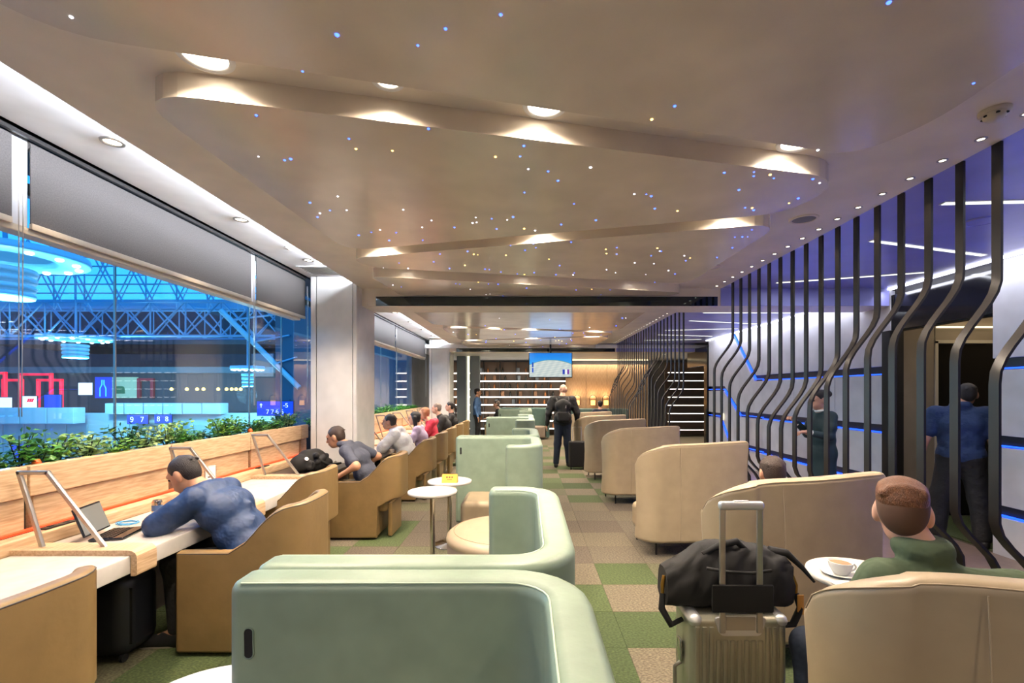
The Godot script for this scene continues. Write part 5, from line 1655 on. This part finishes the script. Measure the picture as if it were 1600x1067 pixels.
	for k in s.get("folds", 8):
		var y := fr.randf()
		var c := pel.lerp(che, y) + Vector3(fr.randf_range(-0.09, 0.09), 0, 0.1 + puff)
		shp.append([c, c + Vector3(fr.randf_range(-0.06, 0.06), fr.randf_range(-0.08, 0.08), fr.randf_range(-0.02, 0.02)), 0.016, 0.01])
		for q in ["L", "R"]:
			if k % 2 == 0 and not short:
				var c2: Vector3 = J["sh" + q].lerp(J["el" + q], fr.randf_range(0.2, 1.0))
				shp.append([c2 + Vector3(-0.04, 0.02, 0.0), c2 + Vector3(0.04, -0.02, fr.randf_range(-0.03, 0.03)), 0.03 + puff, 0.03 + puff])
	part(s.get("top_name", "shirt"), Buf.new().nets(shp, cell, 75.0), s.shirt, o)
	# ---- trousers or skirt
	var lw: float = s.get("legs", 0.0)
	var tp := [[pel - rx, pel + rx, 0.118 + lw * 0.5, 0.118 + lw * 0.5]]
	for q in ["L", "R"]:
		tp.append([hips[q], J["kn" + q], 0.088 + lw, 0.066 + lw])
		tp.append([J["kn" + q], J["an" + q].lerp(J["kn" + q], 0.05), 0.064 + lw, 0.052 + lw])
	if s.get("skirt", false):
		tp.append([pel, pel + Vector3(0, -0.42, 0), 0.14, 0.15])
	part("skirt" if s.get("skirt", false) else "trousers", Buf.new().nets(tp, cell, K), s.trousers, o)
	for q in ["L", "R"]:
		var an: Vector3 = J["an" + q]
		var to: Vector3 = J["to" + q]
		var fl := (to - an) * Vector3(1, 0, 1)
		var f0 := Vector3(an.x, to.y, an.z)
		part("shoe", Buf.new().nets([[f0 - fl.normalized() * 0.03, f0 + fl, 0.045, 0.036], [f0 + Vector3(0, 0.03, 0), f0 + fl * 0.4 + Vector3(0, 0.02, 0), 0.045, 0.035], [f0 - fl.normalized() * 0.04 + Vector3(0, -0.02, 0), f0 + fl * 1.1 + Vector3(0, -0.02, 0), 0.026, 0.026]], 0.009 if cell < 0.018 else 0.013, 120.0), s.shoes, o)
		if s.has("sole"):
			part("sole", Buf.new().nets([[f0 - fl.normalized() * 0.045 + Vector3(0, -0.032, 0), f0 + fl * 1.12 + Vector3(0, -0.032, 0), 0.02, 0.02], [f0 + fl * 0.2 + Vector3(0, -0.03, 0), f0 + fl + Vector3(0, -0.03, 0), 0.035, 0.03]], 0.009 if cell < 0.018 else 0.013, 140.0), s.sole, o)
	# ---- hair
	var style: String = s.get("style", "short")
	if style != "bald":
		var hr := [[H.call(Vector3(0, 0.052, 0.019)), Vector3(0.078, 0.079, 0.094), hb], [H.call(Vector3(0, 0.012, 0.050)), Vector3(0.073, 0.088, 0.062), hb], [H.call(Vector3(-0.062, 0.03, 0.012)), Vector3(0.018, 0.05, 0.045), hb], [H.call(Vector3(0.062, 0.03, 0.012)), Vector3(0.018, 0.05, 0.045), hb]]
		if style == "quiff":
			part("hair_fade", Buf.new().nets(hr.slice(1), fine, 260.0), s.fade, o, "short darker hair at the sides and nape")
			hr = [[H.call(Vector3(0, 0.056, 0.016)), Vector3(0.079, 0.078, 0.094), hb], [H.call(Vector3(0, 0.052, 0.060)), Vector3(0.070, 0.050, 0.050), hb]]
			for k in 9:
				var u := -0.052 + 0.013 * k
				hr.append([H.call(Vector3(u, 0.112 - u * u * 7.0, -0.05)), H.call(Vector3(u * 1.15 + 0.008 * sin(k * 2.1), 0.098 - u * u * 9.0, 0.085)), 0.020, 0.014])
			hr.append([H.call(Vector3(0, 0.076, -0.006)), Vector3(0.076, 0.058, 0.088), hb])
		if style == "long":
			for e in [-1.0, 0.0, 1.0]:
				hr.append([H.call(Vector3(e * 0.06, 0.02, 0.05 - absf(e) * 0.03)), H.call(Vector3(e * 0.07, -0.16, 0.06 - absf(e) * 0.02)), 0.045, 0.03])
		if style == "bob":
			for e in [-1.0, 0.0, 1.0]:
				hr.append([H.call(Vector3(e * 0.06, 0.02, 0.05 - absf(e) * 0.03)), H.call(Vector3(e * 0.066, -0.07, 0.05 - absf(e) * 0.02)), 0.042, 0.03])
		if style == "ponytail":
			hr.append([H.call(Vector3(0, 0.05, 0.11)), H.call(Vector3(0, -0.05, 0.16)), 0.028, 0.03])
			hr.append([H.call(Vector3(0, -0.05, 0.16)), H.call(Vector3(0.01, -0.24, 0.15)), 0.03, 0.012])
		if style == "bun":
			hr.append([H.call(Vector3(0, 0.06, 0.125)), Vector3(0.042, 0.04, 0.036), hb])
		# locks give the hair an uneven surface
		for k in s.get("locks", 10):
			var a := fr.randf_range(-1.2, 1.2)
			var t := fr.randf_range(-0.4, 1.2)
			var c := Vector3(sin(a) * cos(t) * 0.076, 0.05 + 0.078 * cos(a) * cos(t), 0.019 + 0.092 * sin(t))
			hr.append([H.call(c), H.call(c + Vector3(sin(a) * 0.008, -0.014, 0.018)), 0.006, 0.004])
		part("hair", Buf.new().nets(hr, fine, 260.0), s.hair, o)
	return o


func people() -> void:
	mat("eye_dark", col(30, 24, 20), 0.2)
	var skin_a := mat("skin_a", col(180, 132, 102), 0.55)
	var skin_b := mat("skin_b", col(202, 154, 128), 0.55)
	for m in [skin_a, skin_b]:
		m.subsurf_scatter_enabled = true
		m.subsurf_scatter_strength = 0.06
	var black_hair := mat("black_hair", col(28, 22, 19), 0.5)
	var brown_hair := mat("brown_hair", col(52, 36, 26), 0.5)
	var red_hair := textured(mat("auburn_hair", col(134, 84, 46), 0.5), noise_tex(0.05, Color(0.6, 0.6, 0.6), Color(1, 1, 1), 4, 256, 21), Vector3(9, 3, 9))
	var ginger := mat("chestnut_hair", col(150, 98, 66), 0.5)
	var grey_hair := mat("grey_hair", col(122, 108, 98), 0.5)
	var crease := noise_tex(0.012, Color(0, 0, 0), Color(1, 1, 1), 3, 512, 31)
	var blue_j := mat("blue_nylon", col(20, 48, 88), 0.55)
	var polo := mat("slate_polo", col(62, 66, 80), 0.8)
	var white_j := mat("white_nylon", col(190, 192, 198), 0.4)
	var lilac := mat("lilac_cloth", col(166, 152, 180), 0.8)
	var red_c := mat("red_cloth", col(190, 42, 66), 0.8)
	var black_c := mat("black_cloth", col(24, 23, 24), 0.8)
	var navy := mat("navy_denim", col(30, 40, 58), 0.85)
	var khaki := mat("khaki_cloth", col(170, 152, 118), 0.85)
	var green_j := mat("green_fleece", col(66, 80, 58), 0.9)
	var blue_s := mat("blue_polo", col(28, 50, 86), 0.8)
	var teal_u := mat("dark_teal_uniform", col(22, 46, 52), 0.7)
	var shirt_b := mat("steel_blue_shirt", col(74, 108, 150), 0.8)
	var shoe_b := mat("black_shoe", col(26, 26, 27), 0.6)
	var shoe_w := mat("white_shoe", col(214, 210, 204), 0.6)
	var sole_w := mat("pale_sole", col(150, 142, 128), 0.7)
	var strand := noise_tex(0.05, Color(0, 0, 0), Color(1, 1, 1), 3, 512, 41)
	for m in [black_hair, brown_hair, red_hair, ginger, grey_hair]:
		m.uv1_triplanar = true
		m.uv1_scale = Vector3(9, 3, 9)
		relief(m, strand, 0.5)
	for m in [blue_j, polo, white_j, lilac, red_c, black_c, navy, khaki, green_j, blue_s]:
		m.uv1_triplanar = true
		m.uv1_scale = Vector3(1.6, 1.6, 1.6)
		relief(m, crease, 1.1)
	var Q := PI / 2
	person("person in a blue hooded jacket and dark trousers hunched over a laptop", V(-1.80, 0, 3.25), Q, SIT,
		{"pelvis": Vector3(0, 0.57, -0.06), "chest": Vector3(0, 0.85, -0.25), "neck": Vector3(0, 0.99, -0.42), "head": Vector3(0, 1.08, -0.54), "shL": Vector3(-0.18, 0.95, -0.35), "shR": Vector3(0.18, 0.95, -0.35), "elL": Vector3(-0.25, 0.80, -0.53), "elR": Vector3(0.25, 0.80, -0.53), "wrL": Vector3(-0.10, 0.79, -0.68), "wrR": Vector3(0.08, 0.79, -0.70), "knL": Vector3(-0.15, 0.54, -0.50), "knR": Vector3(0.12, 0.54, -0.52), "anL": Vector3(-0.17, 0.10, -0.46), "toL": Vector3(-0.19, 0.045, -0.64), "anR": Vector3(0.12, 0.10, -0.5), "toR": Vector3(0.13, 0.045, -0.66)},
		{"skin": skin_a, "hair": black_hair, "shirt": blue_j, "top_name": "jacket", "trousers": black_c, "shoes": shoe_b, "sole": sole_w, "hood": true, "puff": 0.014, "look": Vector3(-0.5, 0, 0), "cell": 0.012, "fine": 0.0045, "folds": 14, "drop": 0.14})
	person("person in a dark polo shirt and khaki trousers gripping the chair arm", V(-1.82, 0, 5.56), Q, SIT,
		{"chest": Vector3(0, 0.86, -0.15), "neck": Vector3(0, 1.02, -0.30), "head": Vector3(0, 1.115, -0.41), "shL": Vector3(-0.19, 0.98, -0.22), "shR": Vector3(0.19, 0.98, -0.22), "elL": Vector3(-0.33, 0.83, -0.05), "elR": Vector3(0.33, 0.85, -0.02), "wrL": Vector3(-0.29, 0.725, -0.24), "wrR": Vector3(0.29, 0.73, -0.18)},
		{"skin": skin_a, "hair": brown_hair, "shirt": polo, "trousers": khaki, "shoes": shoe_w, "short": true, "look": Vector3(-0.25, 0, 0), "cell": 0.013, "fine": 0.005, "collar": true, "curl": 0.9, "folds": 8})
	person("person in a translucent white hooded jacket sitting behind the white column", V(-1.82, 0, 7.39), Q, SIT,
		{"chest": Vector3(0, 0.88, -0.12), "neck": Vector3(0, 1.06, -0.22), "head": Vector3(0, 1.175, -0.31), "shL": Vector3(-0.19, 1.0, -0.18), "shR": Vector3(0.19, 1.0, -0.18), "elL": Vector3(-0.27, 0.80, -0.34)},
		{"skin": skin_a, "hair": black_hair, "shirt": white_j, "top_name": "jacket", "trousers": black_c, "shoes": shoe_b, "hood": true, "puff": 0.02, "cell": 0.016, "fine": 0.007, "folds": 14})
	person("person with long dark hair in a lilac top at the counter", V(-1.82, 0, 8.5), Q, SIT, {"neck": Vector3(0, 1.04, -0.12), "head": Vector3(0, 1.17, -0.18), "chest": Vector3(0, 0.86, -0.08), "shL": Vector3(-0.16, 0.98, -0.1), "shR": Vector3(0.16, 0.98, -0.1), "wrL": Vector3(-0.12, 0.85, -0.48)},
		{"skin": skin_b, "hair": black_hair, "style": "long", "shirt": lilac, "trousers": black_c, "shoes": shoe_w, "cell": 0.018, "fine": 0.008, "slim": 0.8})
	person("person with chestnut hair in a red top at the counter", V(-1.82, 0, 9.6), Q, SIT, {"neck": Vector3(0, 1.08, -0.16), "head": Vector3(0, 1.21, -0.24), "chest": Vector3(0, 0.88, -0.10)},
		{"skin": skin_b, "hair": ginger, "style": "bob", "shirt": red_c, "trousers": navy, "shoes": shoe_b, "cell": 0.02, "fine": 0.009, "slim": 0.85})
	person("person with grey hair in a black jacket at the counter", V(-1.80, 0, 10.7), Q, SIT, {"neck": Vector3(0, 1.13, -0.16), "head": Vector3(0, 1.27, -0.22)},
		{"skin": skin_b, "hair": grey_hair, "shirt": black_c, "top_name": "jacket", "trousers": navy, "shoes": shoe_b, "cell": 0.02, "fine": 0.009, "puff": 0.02})
	person("person with a black ponytail in dark clothes at the counter", V(-1.78, 0, 11.8), Q, SIT, {"neck": Vector3(0, 1.14, -0.08), "head": Vector3(0, 1.28, -0.12)},
		{"skin": skin_b, "hair": black_hair, "style": "ponytail", "shirt": black_c, "trousers": black_c, "shoes": shoe_b, "cell": 0.02, "fine": 0.009, "slim": 0.85})
	# bald man walking away with his backpack
	person("person with a bald head in black jacket and navy jeans, walking away", V(0.80, 0, 10.4), 0.05, STAND,
		{"head": Vector3(0.02, 1.69, -0.05), "neck": Vector3(0, 1.55, -0.01), "chest": Vector3(0, 1.34, 0), "pelvis": Vector3(0, 0.98, 0), "shL": Vector3(-0.22, 1.48, 0), "shR": Vector3(0.22, 1.48, 0), "elL": Vector3(-0.31, 1.18, 0.02), "elR": Vector3(0.31, 1.18, 0.02), "wrL": Vector3(-0.34, 0.92, -0.04), "wrR": Vector3(0.33, 0.93, -0.05), "anL": Vector3(-0.15, 0.09, 0.04), "anR": Vector3(0.14, 0.09, -0.04)},
		{"skin": skin_b, "style": "bald", "shirt": black_c, "top_name": "jacket", "trousers": navy, "shoes": shoe_b, "puff": 0.014, "legs": 0.012, "cell": 0.018, "fine": 0.008, "palmL": Vector3(1, 0, 0), "palmR": Vector3(-1, 0, 0)})
	var bp := thing("backpack", "black backpack worn by the bald person walking away", "backpack", V(0.79, 1.0, 10.18))
	part("body", Buf.new().nets([[Vector3(-0.08, 0.10, 0), Vector3(0.08, 0.10, 0), 0.11, 0.11], [Vector3(-0.07, 0.36, 0), Vector3(0.07, 0.36, 0), 0.10, 0.10], [Vector3(0, 0.1, 0.02), Vector3(0, 0.4, 0), 0.11, 0.10]], 0.016, 60.0), M.black_nylon, bp)
	part("front_pocket", Buf.new().rbox(Vector3(0, 0.12, 0.11), Vector3(0.24, 0.2, 0.07), 0.03, 3), M.black_nylon, bp)
	for x in [-0.12, 0.12]:
		part("strap", Buf.new().tube([Vector3(x, 0.44, -0.04), Vector3(x * 1.1, 0.52, -0.18), Vector3(x * 1.2, 0.48, -0.34)], [0.02, 0.022, 0.02], 6), M.black_strap, bp)
	part("patch", Buf.new().rbox(Vector3(0.02, 0.33, 0.105), Vector3(0.09, 0.06, 0.008), 0.003), M.grey_wall, bp)
	# man in green in the nearest cream chair
	person("person with short auburn hair in a green fleece seated at the coffee table", V(1.45, 0, 1.60), -0.30, SIT,
		{"pelvis": Vector3(0, 0.56, 0.0), "head": Vector3(-0.10, 1.20, -0.14), "neck": Vector3(-0.06, 1.07, -0.09), "chest": Vector3(0, 0.88, -0.05), "shL": Vector3(-0.19, 0.97, -0.05), "shR": Vector3(0.19, 0.97, -0.05), "elL": Vector3(-0.33, 0.74, -0.08), "elR": Vector3(0.32, 0.78, -0.12), "wrL": Vector3(-0.24, 0.66, -0.34), "wrR": Vector3(0.2, 0.68, -0.34), "knL": Vector3(-0.34, 0.53, -0.42), "anL": Vector3(-0.36, 0.10, -0.30), "toL": Vector3(-0.38, 0.045, -0.46)},
		{"skin": skin_b, "hair": red_hair, "style": "quiff", "fade": mat("fade_hair", col(78, 52, 35), 0.8), "shirt": green_j, "top_name": "fleece", "trousers": navy, "shoes": shoe_b, "collar": true, "puff": 0.012, "cell": 0.012, "fine": 0.004, "locks": 0, "folds": 12, "look": Vector3(-0.08, -0.3, 0)})
	person("person with dark hair hidden behind the cream chair by the suitcase", V(1.74, 0, 3.35), 0.0, SIT, {"head": Vector3(0, 1.07, -0.02), "neck": Vector3(0, 0.94, 0.0), "chest": Vector3(0, 0.78, 0.02), "shL": Vector3(-0.18, 0.9, 0), "shR": Vector3(0.18, 0.9, 0), "elL": Vector3(-0.24, 0.7, -0.12), "elR": Vector3(0.24, 0.7, -0.12), "wrL": Vector3(-0.14, 0.66, -0.3), "wrR": Vector3(0.14, 0.66, -0.3)},
		{"skin": skin_a, "hair": brown_hair, "shirt": black_c, "trousers": navy, "shoes": shoe_b, "cell": 0.02, "fine": 0.008})
	# behind the bars
	person("person in dark teal uniform and white collar standing with raised hands", V(3.62, 0, 5.8), Q, STAND,
		{"pelvis": Vector3(0, 0.91, 0), "chest": Vector3(0, 1.23, 0), "neck": Vector3(0, 1.41, -0.01), "head": Vector3(0, 1.545, -0.04), "shL": Vector3(-0.16, 1.35, 0), "shR": Vector3(0.16, 1.35, 0), "elL": Vector3(-0.22, 1.12, -0.05), "elR": Vector3(0.22, 1.12, -0.05), "wrL": Vector3(-0.16, 1.16, -0.25), "wrR": Vector3(0.14, 1.28, -0.25)},
		{"skin": skin_b, "hair": black_hair, "style": "bun", "shirt": teal_u, "top_name": "uniform_jacket", "trousers": teal_u, "skirt": true, "shoes": shoe_b, "cell": 0.016, "fine": 0.007, "slim": 0.85, "curl": 1.0, "look": Vector3(-0.15, 0, 0)})
	person("person in a blue polo shirt and black trousers walking through the doorway", V(4.74, 0, 5.18), -0.62, STAND,
		{"head": Vector3(0.06, 1.615, -0.05), "elL": Vector3(-0.29, 1.14, 0.02), "wrL": Vector3(-0.33, 0.90, 0.0), "shL": Vector3(-0.21, 1.41, 0), "shR": Vector3(0.21, 1.41, 0), "anL": Vector3(-0.2, 0.09, 0.0), "toL": Vector3(-0.24, 0.045, -0.16), "anR": Vector3(0.17, 0.09, 0.06), "knR": Vector3(0.15, 0.51, 0.0), "knL": Vector3(-0.16, 0.51, -0.03)},
		{"skin": skin_a, "hair": black_hair, "shirt": blue_s, "short": true, "trousers": black_c, "shoes": shoe_b, "sole": sole_w, "cell": 0.015, "fine": 0.006, "puff": 0.018, "legs": 0.03, "collar": true, "palmL": Vector3(1, 0, 0), "palmR": Vector3(-1, 0, 0)})
	var wt: Node3D = get_node("person_010")
	var ring := []
	for k in 13:
		var a := TAU * k / 12
		ring.append(Vector3(cos(a) * 0.058, 1.425 + 0.012 * sin(a), -0.012 + sin(a) * 0.062))
	part("collar", Buf.new().tube(ring, [0.016], 8), M.paper, wt, "white collar")
	for w in [Vector3(-0.167, 1.155, -0.22), Vector3(0.15, 1.255, -0.22)]:
		part("cuff", Buf.new().tube([w, w + Vector3(0, 0.006, -0.028)], [0.036], 12), M.paper, wt, "white cuff")
	# far figures
	person("person in a steel blue shirt standing before the lit shelving", V(-1.50, 0, 14.6), -Q, STAND, {}, {"skin": skin_a, "hair": black_hair, "shirt": shirt_b, "trousers": black_c, "shoes": shoe_b, "cell": 0.024, "fine": 0.011})
	person("person in black seated on a low stool before the lit shelving", V(-0.85, 0, 15.3), Q, SIT, {}, {"skin": skin_b, "hair": grey_hair, "shirt": black_c, "trousers": khaki, "shoes": shoe_b, "cell": 0.024, "fine": 0.011})
	person("person in navy seated before the far wooden wall", V(2.35, 0, 15.0), 0.0, SIT, {}, {"skin": skin_b, "hair": black_hair, "shirt": navy, "trousers": navy, "shoes": shoe_b, "cell": 0.024, "fine": 0.011})
	for q in [[-0.85, 15.3, "low dark stool under the seated person in black"], [2.35, 15.0, "low dark stool under the seated person in navy"]]:
		var st := thing("low_stool", q[2], "stool", V(q[0], 0, q[1]))
		part("seat", Buf.new().lathe(Vector3.ZERO, [[0.001, 0.30], [0.2, 0.30], [0.22, 0.34], [0.21, 0.42], [0.18, 0.445], [0.001, 0.45]], 24), M.teal_fabric, st)
		part("base", Buf.new().lathe(Vector3.ZERO, [[0.001, 0.008], [0.16, 0.008], [0.16, 0.02], [0.03, 0.04], [0.03, 0.3], [0.001, 0.3]], 20), M.black_metal, st)
